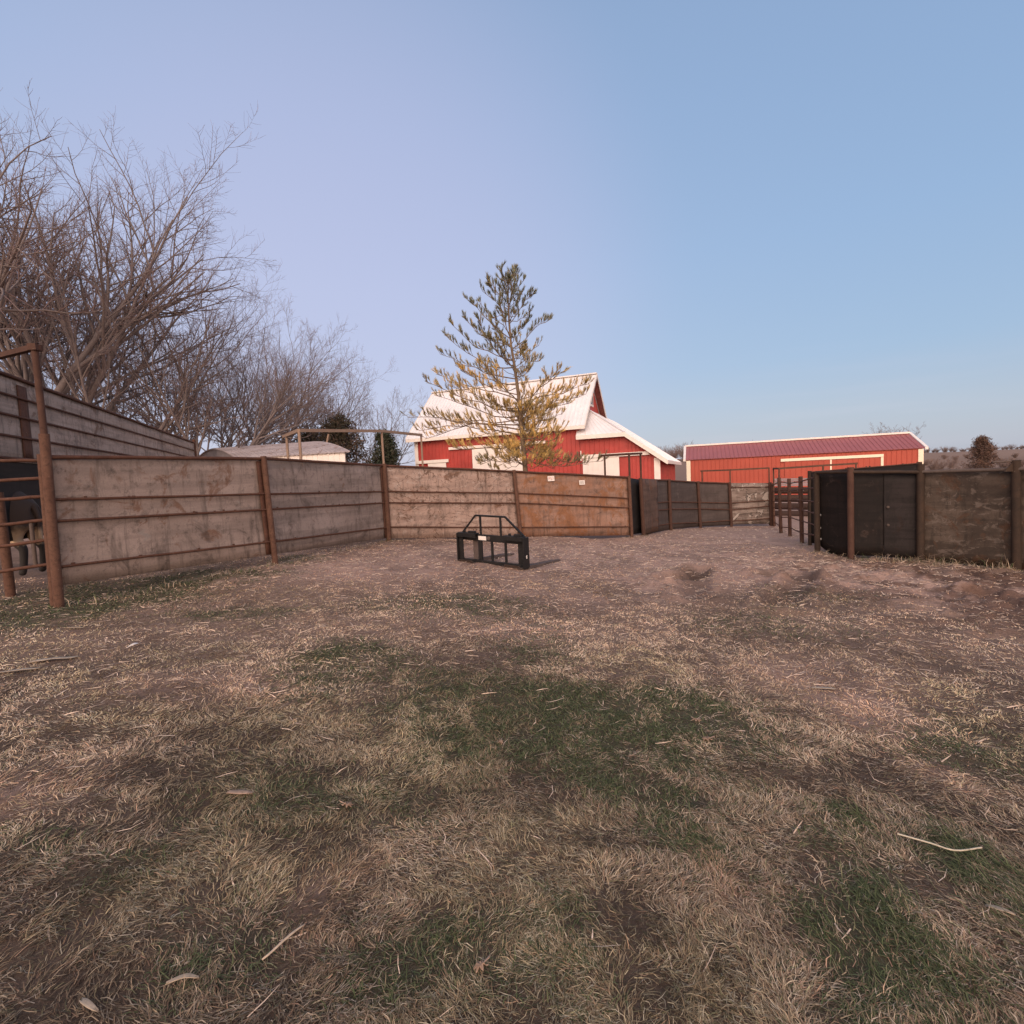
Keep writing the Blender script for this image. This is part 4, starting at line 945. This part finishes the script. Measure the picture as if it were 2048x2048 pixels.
def bare_tree(label, base, H, ytop, stems, lean=(0, 0), spread=.55, levels=(8, 7, 6), seed=1, rad=.22, group='bare trees behind the left fence', twig_r=.006, fork_at=.18, trop=.05, name='bare_tree'):
    rg = np.random.default_rng(seed); base = np.asarray(base, float)
    th = thing(name, label, 'tree', base, group)
    lean3 = np.array([lean[0], lean[1], 0])
    tv = []; tq = []; nv = 0
    def put(P3, Rr, S, store):
        v, q = tubes_np(P3, Rr, S); store.append((v, q))
    trunk, branch, twig = [], [], []
    L0 = H*fork_at
    tp = grow(base[None]-[0, 0, .3], np.array([[lean[0]*.3, lean[1]*.3, 1.]]), np.array([L0+.3]), None, 6, .05, 0, rg)
    put(tp, np.linspace(rad*1.35, rad*.95, 6)[None], 10, trunk)
    # main stems rising from the fork
    az = rg.uniform(0, 6.28) + np.arange(stems)*6.28/stems + rg.normal(0, .3, stems)
    d = np.stack([np.cos(az)*spread, np.sin(az)*spread, np.ones(stems)], 1) + lean3
    st = np.repeat(tp[:, -1], stems, 0) - rg.uniform(0, .35, (stems, 1))*np.array([0, 0, 1.])*L0*.5
    Ls = H*rg.uniform(.74, .86, stems)*(1-fork_at*.5)
    P3 = grow(st, d, Ls, None, 10, .065, trop*.6, rg, lean3*.02)
    r0 = rad*rg.uniform(.5, .75, stems); Rr = r0[:, None]*np.linspace(1, .12, 10)[None]**1.0
    put(P3, Rr, 8, trunk)
    parents = P3; pr = Rr; pl = Ls
    for li, nc in enumerate(levels):
        N, K, _ = parents.shape
        t = .22+.78*(np.arange(nc)+rg.uniform(0, 1, (N, nc)))/nc if li else .25+.75*(np.arange(nc)+rg.uniform(0, 1, (N, nc)))/nc
        f = t*(K-1); i0 = np.clip(f.astype(int), 0, K-2); fr = f-i0; n_ = np.arange(N)[:, None]
        pos = parents[n_, i0]*(1-fr)[..., None] + parents[n_, i0+1]*fr[..., None]
        tan = unit(parents[n_, i0+1]-parents[n_, i0]); r_here = pr[n_, i0]*(1-fr)+pr[n_, i0+1]*fr
        rnd = unit(rg.normal(0, 1, tan.shape)); side = unit(rnd-(rnd*tan).sum(-1, keepdims=True)*tan)
        ang = rg.uniform(.40, .95, t.shape)[..., None] if li == 0 else rg.uniform(.45, 1.1, t.shape)[..., None]
        dr = tan*np.cos(ang)+side*np.sin(ang)+np.array([0, 0, .10])+lean3*.15
        fac = (.62, .55, .50, .5)[li]; ln = pl[:, None]*fac*rg.uniform(.6, 1.1, t.shape)*(1.10-.58*t)
        rr = np.maximum(np.minimum(r_here*.72, .030*ln*(1.2 if li < 2 else .8)), twig_r)
        pos, dr, ln, rr = pos.reshape(-1, 3), dr.reshape(-1, 3), ln.reshape(-1), rr.reshape(-1)
        Kc = (8, 6, 5, 4)[li]
        P3 = grow(pos, dr, ln, None, Kc, (.085, .10, .11, .1)[li], trop*(1, 1, .8, .6)[li], rg)
        Rr = np.maximum(rr[:, None]*np.linspace(1, .25, Kc)[None], twig_r*.55)
        put(P3, Rr, (6, 4, 3, 3)[li], branch if li == 0 else twig if li > 1 else branch)
        parents, pr, pl = P3, Rr, ln
    tw = np.concatenate([v for v, q in twig])[::7]; lo_, hi_ = .2, 2.5
    for _ in range(18):
        sc_ = (lo_+hi_)/2; q_ = (tw-base)*sc_+base-CAM; dep = q_ @ FWD; q_ = q_[dep > 1]; u_ = F*(q_ @ CR)/(q_ @ FWD)
        if np.percentile((1024-F*(q_ @ CU)/(q_ @ FWD))[u_ > -1040], .6) < ytop: hi_ = sc_
        else: lo_ = sc_
    def fin(store, name_, mat):
        off = 0; vs = []; qs = []
        store = [((v-base)*sc_+base, q) for v, q in store]
        for v, q in store: vs.append(v); qs.append(q+off); off += len(v)
        if vs: link(name_, np_mesh(name_, np.concatenate(vs), np.concatenate(qs), None, True), mat, th)
    fin(trunk, 'trunk', M['bark']); fin(branch, 'branches', M['bark']); fin(twig, 'twigs', M['twig'])
    return th
def tree_at(px, Y, ytop, **kw):
    p = at(px, 960, Y); z = gz(p[0], p[1]); zt = ztop(p[0], p[1], ytop); return np.array([p[0], p[1], z]), zt-z
def T(label, px, Y, ytop, **kw):
    b, H = tree_at(px, Y, ytop); return bare_tree(label, b, H, ytop, **kw)
T('tallest bare tree at the left edge, cut off by the picture side', 15, 24, 238, stems=7, spread=.55, levels=(12, 9, 9), seed=13, rad=.28, lean=(0, .15), trop=.03)
T('tall bare tree with upright forked stems right of the tallest one', 135, 26, 262, stems=7, spread=.50, levels=(12, 9, 9), seed=31, rad=.28, lean=(-.05, .1), trop=.03)
T('bare tree leaning right with one long slanting limb over the windbreak', 245, 27, 400, stems=5, spread=.50, levels=(12, 9, 9), seed=9, rad=.23, lean=(.12, .1), fork_at=.10, trop=.03)
T('low dense bare tree behind the windbreak rail on the far left', 60, 33, 520, stems=6, spread=.7, levels=(10, 9, 7), seed=12, rad=.18, fork_at=.12)
T('dense bare tree of many stems between the leaning and the arching tree', 330, 36, 575, stems=7, spread=.75, levels=(11, 8, 8), seed=14, rad=.17, fork_at=.10)
T('bare tree arching to the right above the arched tin roof', 440, 31, 590, stems=7, spread=.85, levels=(12, 9, 8), seed=17, rad=.22, lean=(.25, .1), fork_at=.08)
T('broad bare tree behind the pale pipe frame', 525, 40, 600, stems=7, spread=.75, levels=(12, 9, 8), seed=21, rad=.18, lean=(.0, 0), fork_at=.1)
T('dim bare tree filling the gap behind the leftmost cedar', 400, 46, 560, stems=7, spread=.8, levels=(10, 9, 8), seed=33, rad=.16, lean=(.1, 0), fork_at=.1)
T('slender bare tree standing between the cedars and the barn', 705, 44, 740, stems=6, spread=.62, levels=(10, 8, 7), seed=24, rad=.14, fork_at=.12)
T('fine twigged bare tree just left of the barn roof', 768, 52, 785, stems=5, spread=.6, levels=(9, 7, 7), seed=26, rad=.13, fork_at=.12)
T('bare tree with a rounded top left of the slender one', 620, 48, 680, stems=7, spread=.75, levels=(10, 8, 8), seed=38, rad=.15, fork_at=.12)
T('small bare tree top showing above the red shed ridge', 1778, 75, 845, stems=6, spread=.6, levels=(8, 6, 5), seed=29, rad=.2, group='bare trees far beyond the sheds', twig_r=.012)

# leafy crowns made of many small faces
def leaf_quads(c, size, rg, flat=.5):
    n = len(c); a = unit(rg.normal(0, 1, (n, 3))); b = unit(np.cross(a, rg.normal(0, 1, (n, 3)))); s = size[:, None]
    v = np.stack([c-a*s-b*s*flat, c+a*s-b*s*flat*.4, c+a*s+b*s*flat*.4, c-a*s+b*s*flat], 1).reshape(-1, 3)
    q = np.arange(n)[:, None]*4+np.arange(4); return v, q
def cedar(label, px, Y, ytop, wpx, seed, cols, ybase=None, group='dark cedars behind the left fence', name='cedar_tree'):
    rg = np.random.default_rng(seed); b, H = tree_at(px, Y, ytop); Wd = wpx*Y/F/2
    th = thing(name, label, 'tree', b, group)
    MB().tube([b-[0, 0, .2], b+[0, 0, H*.5], b+[0, 0, H*.96]], [.14, .09, .02], 8).build('trunk', M['bark'], th)
    # boughs: sprays of leaflets along arching branches
    nb = 150; t = rg.uniform(.06, 1, nb)**.9; az = rg.uniform(0, 6.28, nb); ln = Wd*(1.08-t)**.75*rg.uniform(.55, 1.12, nb)
    st = b+np.stack([0*t, 0*t, t*H*.97], 1); d = np.stack([np.cos(az), np.sin(az), rg.uniform(.15, .75, nb)], 1)
    P3 = grow(st, d, ln, None, 6, .12, .05, rg)
    v1, q1 = tubes_np(P3, np.maximum(.012, .02*np.linspace(1, .3, 6))[None].repeat(nb, 0), 4)
    link('branches', np_mesh('branches', v1, q1), M['bark'], th)
    m_ = 70; f = rg.uniform(.25, 1.05, (nb, m_)); k = np.clip((f*5).astype(int), 0, 4); fr = (f*5-k)[..., None]; n_ = np.arange(nb)[:, None]
    c = P3[n_, k]*(1-fr)+P3[n_, k+1]*fr; c = c+rg.normal(0, .13, c.shape)*(.5+Wd/3)
    c = c.reshape(-1, 3); v, q = leaf_quads(c, rg.uniform(.04, .11, len(c)), rg, .4)
    col = np.array(cols)[rg.integers(0, len(cols), nb)]; col = (col[:, None, :]*rg.uniform(.6, 1.4, (nb, m_, 1))).reshape(-1, 3)
    link('foliage', np_mesh('foliage', v, q, np.repeat(col, 4, 0)), M['vcol'], th)
    return th
dk = [(.045,.045,.028), (.06,.055,.034), (.085,.065,.042), (.055,.035,.025)]
cedar('wide bronzed cedar showing between the pale frame uprights', 685, 34, 836, 215, 41, [(.075,.052,.034), (.06,.055,.033), (.10,.062,.042), (.05,.045,.028)])
cedar('small dark green cedar under the frame at the barn corner', 775, 33, 866, 130, 43, [(.03,.04,.022), (.04,.048,.026), (.05,.05,.03)])
cedar('dark cedar low behind the arched tin roof', 625, 37, 866, 190, 45, dk)
cedar('brown leaved bushy tree on the hillside at the far right', 1964, 62, 876, 78, 47, [(.14,.085,.062), (.17,.10,.07), (.115,.075,.055), (.10,.06,.045)], group='trees far beyond the sheds', name='oak_tree')

def pine():
    rg = np.random.default_rng(5); Y = 19.0
    tr = [(1052,960), (1048,905), (1043,860), (1037,790), (1030,738), (1022,690), (1018,640), (1016,600), (1017,560), (1017,540)]
    TP = np.array([at(x, y, Y) for x, y in tr]); b = foot_of(TP[0]); TP = np.vstack([b, TP])
    th = thing('pine_tree', 'young pine with yellowing inner needles in front of the white barn roof', 'tree', b+[0, 0, .1])
    rad = np.interp(TP[:, 2], [b[2], TP[-1, 2]], [.115, .014])
    MB().tube(list(TP), list(rad), 12).build('trunk', M['pinebark'], th)
    rows = np.array([t[1] for t in tr])[::-1]; 
    def trunk_at(py):
        i = np.interp(py, rows, np.arange(len(rows))[::-1]); k = int(min(i, len(tr)-2)); f = i-k; return TP[1+k]*(1-f)+TP[2+k]*f
    br = []   # start, end, gold amount
    spec = [(872,850,878,1.), (885,900,893,1.), (868,940,880,1.), (860,815,835,.35), (850,838,862,.6), (838,860,838,.4), (832,868,790,.5), (824,850,762,.4), (816,895,770,.7), (800,872,748,.45), (790,920,740,.9),
            (828,1172,788,.75), (812,1178,768,.7), (800,1130,770,.9), (846,1125,828,.7), (858,1110,845,1.), (866,1085,850,1.), (905,1178,930,.25), (898,1140,925,.6), (915,1205,922,.1), (925,1110,938,.8), (912,960,930,.5), (890,1000,905,.9), (925,985,940,.5),
            (770,910,730,.55), (758,880,708,.2), (735,892,672,.12), (722,905,650,.1), (735,1078,690,.3), (700,1098,640,.05), (690,1060,640,.05),
            (692,925,632,.05), (678,935,600,.0), (668,960,606,.0), (648,1070,585,.0), (640,1040,590,.0), (632,960,572,.0), (620,975,560,.0), (610,1048,560,.0), (596,1000,558,.0), (585,1040,552,.0), (572,1005,545,.0), (565,1030,540,.0)]
    for y0, ex, ey, gold in spec:
        s = trunk_at(y0); e = at(ex, ey, Y + rg.uniform(-.9, .9)); br.append((s, e, gold))
        if rg.random() < .5:   # a fellow bough turned more towards or away from the viewer
            s2 = trunk_at(y0+rg.uniform(-8, 8)); v = e-s; k = rg.uniform(.25, .7)*rg.choice([-1, 1], p=[.25, .75]); L = np.hypot(v[0], .1)
            e2 = s2+np.array([v[0]*k*rg.choice([-1, 1], p=[.4, .6]), rg.choice([-1, 1])*L*rg.uniform(.5, .85), v[2]*rg.uniform(.6, 1)]); br.append((s2, e2, min(1, gold*1.4)))
    for k_ in range(70):   # short inner sprays close to the trunk
        py = rg.choice([rg.uniform(560, 800), rg.uniform(740, 935), rg.uniform(820, 935), rg.uniform(820, 935)]); s = trunk_at(py); a_ = rg.uniform(0, 6.28); l_ = rg.uniform(.3, 1.25)*np.interp(py, [540, 700, 930], [.35, .9, 1.2])
        br.append((s, s+np.array([math.cos(a_)*l_, math.sin(a_)*l_, rg.uniform(.0, .6)*l_]), float(np.clip((py-620)/230, 0, 1)*rg.uniform(.5, 1.1))))
    S = np.array([x[0] for x in br]); E = np.array([x[1] for x in br]); G = np.array([x[2] for x in br]); n = len(S); L = np.linalg.norm(E-S, axis=1)
    K = 8; tt = np.linspace(0, 1, K); P3 = S[:, None]+(E-S)[:, None]*tt[None, :, None]; P3[:, :, 2] -= (L*rg.uniform(-.08, .15, n))[:, None]*(np.sin(np.pi*tt)*(1-.2*tt))[None]; P3[:, 1:-1] += np.cumsum(rg.normal(0, .055, (n, K-2, 3)), 1)*np.sin(np.pi*tt[1:-1])[None, :, None] + rg.normal(0, .02, (n, K-2, 3))
    v1, q1 = tubes_np(P3, np.maximum(.008, (.008+.0055*L)[:, None]*np.linspace(1, .25, K)[None]), 6); store = [(v1, q1)]
    # side twigs, each carrying a brush of needles that turns up at the end
    cs, cd_, cl, cg, ch = [], [], [], [], []
    for i in range(n):
        m_ = int((4+11*L[i])*rg.uniform(.5, 1.2)); t = rg.uniform(.10, 1.0, m_)**.65
        f = t*(K-1); k = np.clip(f.astype(int), 0, K-2); fr = (f-k)[:, None]; pos = P3[i, k]*(1-fr)+P3[i, k+1]*fr; tan = unit(P3[i, k+1]-P3[i, k])
        sd = unit(np.cross(tan, np.array([0, 0, 1.])))*rg.choice([-1, 1], m_)[:, None]
        d = tan*rg.uniform(.35, 1., (m_, 1))+sd*rg.uniform(.1, .9, (m_, 1))+np.array([0, 0, 1.])*rg.uniform(-.2, .95, (m_, 1))
        cs.append(pos); cd_.append(d); cl.append(rg.uniform(.18, .60, m_)*(1.05-.25*t)*np.interp(S[i][2], [b[2]+3.5, b[2]+8.5], [1, .55])); cg.append(np.clip(G[i]*(1.35-.75*t)+rg.normal(0, .10, m_), 0, 1)); ch.append(t)
    cs, cd_, cl, cg = map(np.concatenate, (cs, cd_, cl, cg)); N = len(cs)
    Q = grow(cs, cd_, cl, None, 4, .10, .28, rg); v2, q2 = tubes_np(Q, np.full((N, 4), .007), 3); store.append((v2, q2))
    off = 0; vs, qs = [], []
    for v, q in store: vs.append(v); qs.append(q+off); off += len(v)
    link('branches', np_mesh('branches', np.concatenate(vs), np.concatenate(qs), None, True), M['pinebark'], th)
    m_ = 40; f = rg.uniform(.25, 1., (N, m_))**.7*3; k = np.clip(f.astype(int), 0, 2); fr = (f-k)[..., None]; n_ = np.arange(N)[:, None]
    p0 = (Q[n_, k]*(1-fr)+Q[n_, k+1]*fr).reshape(-1, 3); tan = unit(Q[n_, k+1]-Q[n_, k]).reshape(-1, 3)
    rnd = rg.normal(0, 1, tan.shape); sd = unit(rnd-(rnd*tan).sum(1)[:, None]*tan); an = rg.uniform(.2, .55, (len(tan), 1)); d = tan*np.cos(an)+sd*np.sin(an)
    ln = rg.uniform(.08, .15, (len(tan), 1)); w = unit(np.cross(d, rg.normal(0, 1, d.shape)))*.0046
    v = np.stack([p0-w, p0+w, p0+d*ln+w*.4, p0+d*ln-w*.4], 1).reshape(-1, 3); q = np.arange(len(p0))[:, None]*4+np.arange(4)
    gold = np.array([.70,.48,.17]); green = np.array([.135,.155,.108]); gg = np.clip(1.45*cg[:, None]+rg.normal(0, .15, (N, m_)), 0, 1)[..., None]
    c = (green*(1-gg)+gold*gg)*rg.uniform(.6, 1.35, (N, 1, 1))*rg.uniform(.8, 1.2, (N, m_, 1)); c = np.repeat(c.reshape(-1, 3), 4, 0)
    link('needles', np_mesh('needles', v, q, c), M['vcol'], th)
pine()

# far wood along the skyline: one mass of small bare crowns
def far_wood():
    rg = np.random.default_rng(77); vs, qs = [], []; off = 0
    spots = []
    for px in np.arange(1325, 1560, 7): spots.append((px+rg.uniform(-4, 4), rg.uniform(150, 190), rg.uniform(874, 892)))
    for px in np.arange(1850, 2120, 9): spots.append((px+rg.uniform(-4, 4), rg.uniform(215, 260), rg.uniform(886, 896) - .02*(px-1850)))
    for px in np.arange(1850, 2120, 10): spots.append((px+rg.uniform(-4, 4), rg.uniform(60, 120), rg.uniform(905, 925)))
    for px, Y, yt in spots:
        p = at(px, 930, Y); z = gz(p[0], p[1]); zt = max(ztop(p[0], p[1], yt), z+1.5); H = min(zt-z, 11); n = 26
        az = rg.uniform(0, 6.28, n); d = np.stack([np.cos(az)*.7, np.sin(az)*.7, rg.uniform(.5, 1.2, n)], 1)
        P3 = grow(np.repeat(np.array([[p[0], p[1], z+H*.12]]), n, 0)+rg.normal(0, H*.05, (n, 3)), d, H*rg.uniform(.4, .8, n), None, 4, .15, .05, rg)
        v, q = tubes_np(P3, np.full((n, 4), .035)*np.linspace(1.4, .5, 4)[None], 3); vs.append(v); qs.append(q+off); off += len(v)
        m_ = 7; N = n; k = rg.integers(0, 3, (N, m_)); st = P3[np.arange(N)[:, None], k].reshape(-1, 3)
        Q = grow(st, rg.normal(0, .7, (N*m_, 3))+[0, 0, .5], np.full(N*m_, H*.22), None, 3, .2, .1, rg); v, q = tubes_np(Q, np.full((N*m_, 3), .02), 3); vs.append(v); qs.append(q+off); off += len(v)
    tag(link('far_woodland', np_mesh('far_woodland', np.concatenate(vs), np.concatenate(qs)), plain('far_twigs', (.21,.155,.135), .95, 0, .2, .2, .05)), 'far bare woodland and scrub along the hill skyline', 'woodland', kind='stuff')
far_wood()

# ------------------------------------------------------------------ cow behind the gate
def cow():
    c = at(-30, 1050, 8.15); z0 = gz(c[0], c[1]); th = thing('cow', 'dark brown cow with a cream belly standing behind the gate rails', 'cow', (c[0], c[1], z0), None)
    def q(x, y, z): return (c[0]+x, c[1]+y, z0+z)
    # chain of joints; x to the right is the rump
    V = [q(.55,0,1.05), q(.2,0,1.02), q(-.2,0,1.0), q(-.6,0,1.05), q(-.9,0,1.2), q(-1.1,0,1.35), q(-1.38,0,1.18)]; Rd = [(.25,.28), (.33,.36), (.34,.37), (.28,.34), (.17,.21), (.14,.15), (.09,.09)]
    Ed = [(i, i+1) for i in range(6)]
    def leg(root, pts, rs):
        k = root
        for p_, r in zip(pts, rs): V.append(p_); Rd.append((r, r)); Ed.append((k, len(V)-1)); k = len(V)-1
    for s in (-1, 1):
        leg(0, [q(.66,.16*s,.78), q(.60,.17*s,.60), q(.74,.17*s,.44), q(.70,.17*s,.12), q(.66,.17*s,.02)], [.15,.10,.06,.05,.06])
        leg(3, [q(-.60,.16*s,.72), q(-.62,.16*s,.42), q(-.60,.16*s,.12), q(-.63,.16*s,.02)], [.12,.07,.05,.06])
    leg(0, [q(.80,0,1.12), q(.86,0,.9), q(.86,0,.55)], [.05,.03,.035])
    leg(5, [q(-1.12,.2,1.40)], [.05]); leg(5, [q(-1.12,-.2,1.40)], [.05])
    me = bpy.data.meshes.new('body'); me.from_pydata(V, Ed, []); o = bpy.data.objects.new('body', me); COL.objects.link(o)
    sk = o.modifiers.new('s', 'SKIN'); o.modifiers.new('ss', 'SUBSURF').levels = 2
    for i, r in enumerate(Rd): me.skin_vertices[0].data[i].radius = r
    me.skin_vertices[0].data[1].use_root = True
    dg = bpy.context.evaluated_depsgraph_get(); m2 = bpy.data.meshes.new_from_object(o.evaluated_get(dg)); bpy.data.objects.remove(o)
    m2.polygons.foreach_set('use_smooth', np.ones(len(m2.polygons), bool))
    mt, nt, bs = new_mat('cow_hide'); tc = nd(nt, 'ShaderNodeTexCoord'); sx = nd(nt, 'ShaderNodeSeparateXYZ'); nt.links.new(tc.outputs['Object'], sx.inputs[0]); n = noise(nt, 5, 3)
    ad = nd(nt, 'ShaderNodeMath', operation='MULTIPLY_ADD'); nt.links.new(n, ad.inputs[0]); ad.inputs[1].default_value = .22; nt.links.new(sx.outputs['Z'], ad.inputs[2])
    up = rng(nt, ad.outputs[0], .82, .92); lo = rng(nt, ad.outputs[0], .66, .60)
    col = mixc(nt, up, (.42,.30,.19), (.045,.028,.020)); col = mixc(nt, lo, col, (.018,.014,.012)); nt.links.new(col, bs.inputs['Base Color']); bs.inputs['Roughness'].default_value = .8
    link('body', m2, mt, th)
cow()

# ------------------------------------------------------------------ husks, leaves and stalks lying in the grass
def strip_obj(name, label, cat, px, py, L, w, head, mat, bend=.3, lift=.012, group=None, arch_=.01):
    c = gpix(px, py); n = 9; vs = []; d0 = head
    pts = []; pos = np.array([0., 0.])
    for i in range(n):
        pts.append(pos.copy()); a_ = d0+bend*(i/(n-1)-.5); pos = pos+np.array([math.cos(a_), math.sin(a_)])*L/(n-1)
    pts = np.array(pts)-np.mean(pts, 0)
    fs = []
    for i, p in enumerate(pts):
        t = i/(n-1); ww = w*(.25+math.sin(math.pi*min(1, t*.9+.08))**.7)*.5; tg = pts[min(i+1, n-1)]-pts[max(i-1, 0)]; tg /= np.linalg.norm(tg); nn = np.array([-tg[1], tg[0]])
        for s, dz in ((-1, .004), (0, -.002 if w > .01 else .006), (1, .005)):
            x, y = c[0]+p[0]+nn[0]*ww*s, c[1]+p[1]+nn[1]*ww*s; vs.append((x, y, gfz(x, y)+lift+dz+arch_*math.sin(math.pi*t)))
    for i in range(n-1):
        for j in range(2): k = i*3+j; fs.append((k, k+1, k+4, k+3))
    k = len(vs); vs += [(x, y, z-.0025) for x, y, z in vs]
    rim = [i*3 for i in range(n)]+[(n-1)*3+1]+[i*3+2 for i in range(n-1, -1, -1)]+[1]
    fs += [tuple(i+k for i in f[::-1]) for f in fs]+[(rim[i], rim[(i+1) % len(rim)], rim[(i+1) % len(rim)]+k, rim[i]+k) for i in range(len(rim))]
    mb = MB(); mb.add(vs, fs, True); o = mb.build(name, mat); me = o.data; off = Vector([float(v) for v in c]); me.transform(Matrix.Translation(-off)); o.location = off
    return tag(o, label, cat, group)
G1 = 'dry corn husks lying on the yard'
strip_obj('corn_husk', 'longest pale corn husk near the left edge of the yard', 'corn husk', 107, 1319, .33, .04, .45, M['husk'], .25, group=G1)
strip_obj('corn_husk', 'narrow pale corn husk touching the left edge', 'corn husk', 38, 1341, .26, .028, .5, M['husk'], -.2, group=G1)
strip_obj('corn_husk', 'small curled white husk alone on the left half of the yard', 'corn husk', 270, 1294, .13, .028, 1.2, M['sticker'], 2.0, group=G1, arch_=.025)
strip_obj('corn_husk', 'straight pale husk at the bottom left', 'corn husk', 365, 1966, .10, .011, .15, M['husk'], .1, group=G1)
strip_obj('corn_husk', 'broad pale husk nearest the bottom left corner', 'corn husk', 176, 2010, .085, .013, -.35, M['husk'], .5, group=G1)
strip_obj('corn_husk', 'forked pale husk left of centre near the bottom', 'corn husk', 570, 1890, .16, .008, .95, M['husk'], .2, group=G1)
strip_obj('corn_husk', 'orange tan husk in the green grass left of centre', 'corn husk', 480, 1588, .13, .022, .1, M['oakleaf'], .3, group=G1)
strip_obj('corn_husk', 'pale flat husk on the dark earth right of centre', 'corn husk', 1648, 1378, .20, .026, .0, M['husk'], .1, group=G1)
strip_obj('corn_husk', 'pale husk far off by the left fence foot', 'corn husk', 150, 1260, .16, .02, .0, M['husk'], .1, group=G1)
strip_obj('corn_husk', 'tan husk in the dark green corner at the right', 'corn husk', 2000, 1830, .085, .014, -.6, M['husk'], .5, group=G1)
def stalk(label, pts, r, lifts):
    P3 = [gpix(*p) for p in pts]; P3 = [p+np.array([0, 0, l]) for p, l in zip(P3, lifts)]
    E_ = [2*P3[0]-P3[1]]+P3+[2*P3[-1]-P3[-2]]; pts2 = []
    for i in range(len(P3)-1):      # smooth curve through the points
        a_, b_, c_, d_ = E_[i:i+4]
        for t in (0, .2, .4, .6, .8): pts2.append(.5*(2*b_+(c_-a_)*t+(2*a_-5*b_+4*c_-d_)*t*t+(3*b_-a_-3*c_+d_)*t**3))
    pts2.append(P3[-1])
    mb = MB(); mb.tube(pts2, r, 6); o = mb.build('dry_stalk', M['stalk']); off = Vector([float(v) for v in P3[0]]); o.data.transform(Matrix.Translation(-off)); o.location = off; return tag(o, label, 'stalk')
stalk('long bent pale stalk lying on the grass at the lower right', [(1795,1680), (1860,1703), (1910,1718), (1963,1708)], .0036, [.03,.04,.04,.03])
stalk('thin pale stalk leaning on the mud splashed fence bay', [(2014,1128), (2012,1116), (1996,1090), (1978,1067)], .011, [.0,.03,.02,.02])
def oak_leaf(label, px, py, size, rot):
    c = gpix(px, py); out = []; lob = 7
    for i in range(36):
        th_ = i/36*2*math.pi; r = size*(.55+.32*math.cos(lob*th_))*(1 if abs(math.sin(th_)) > .2 else 1.35); out.append((r*math.cos(th_)*1.2, r*math.sin(th_)*.8))
    cs, sn = math.cos(rot), math.sin(rot); vs = []
    for x, y in out+[(0, 0)]:
        X, Y = c[0]+x*cs-y*sn, c[1]+x*sn+y*cs; vs.append((X, Y, gfz(X, Y)+.022+.25*math.hypot(x, y)+.01*math.sin(9*x/size)))
    n = len(vs); fs = [(i, (i+1) % 36, 36) for i in range(36)]; vs += [(x, y, z-.002) for x, y, z in vs]; fs += [tuple(j+n for j in f[::-1]) for f in fs]+[(i, i+n, (i+1) % 36+n, (i+1) % 36) for i in range(36)]
    mb = MB(); mb.add(vs, fs, True); o = mb.build('oak_leaf', M['oakleaf']); off = Vector([float(v) for v in c]); o.data.transform(Matrix.Translation(-off)); o.location = off
    return tag(o, label, 'leaf', 'fallen oak leaves')
oak_leaf('brown lobed oak leaf nearest the bottom edge', 963, 1938, .030, .7)
oak_leaf('pinkish oak leaf on the green patch in the middle', 1415, 1484, .038, .2)
oak_leaf('small pale oak leaf left of the green patch', 1002, 1490, .026, 1.4)
oak_leaf('pale oak leaf at the upper edge of the green patch', 1393, 1446, .034, 2.2)
oak_leaf('tan oak leaf beside a dark hollow left of centre', 695, 1618, .032, 2.9)
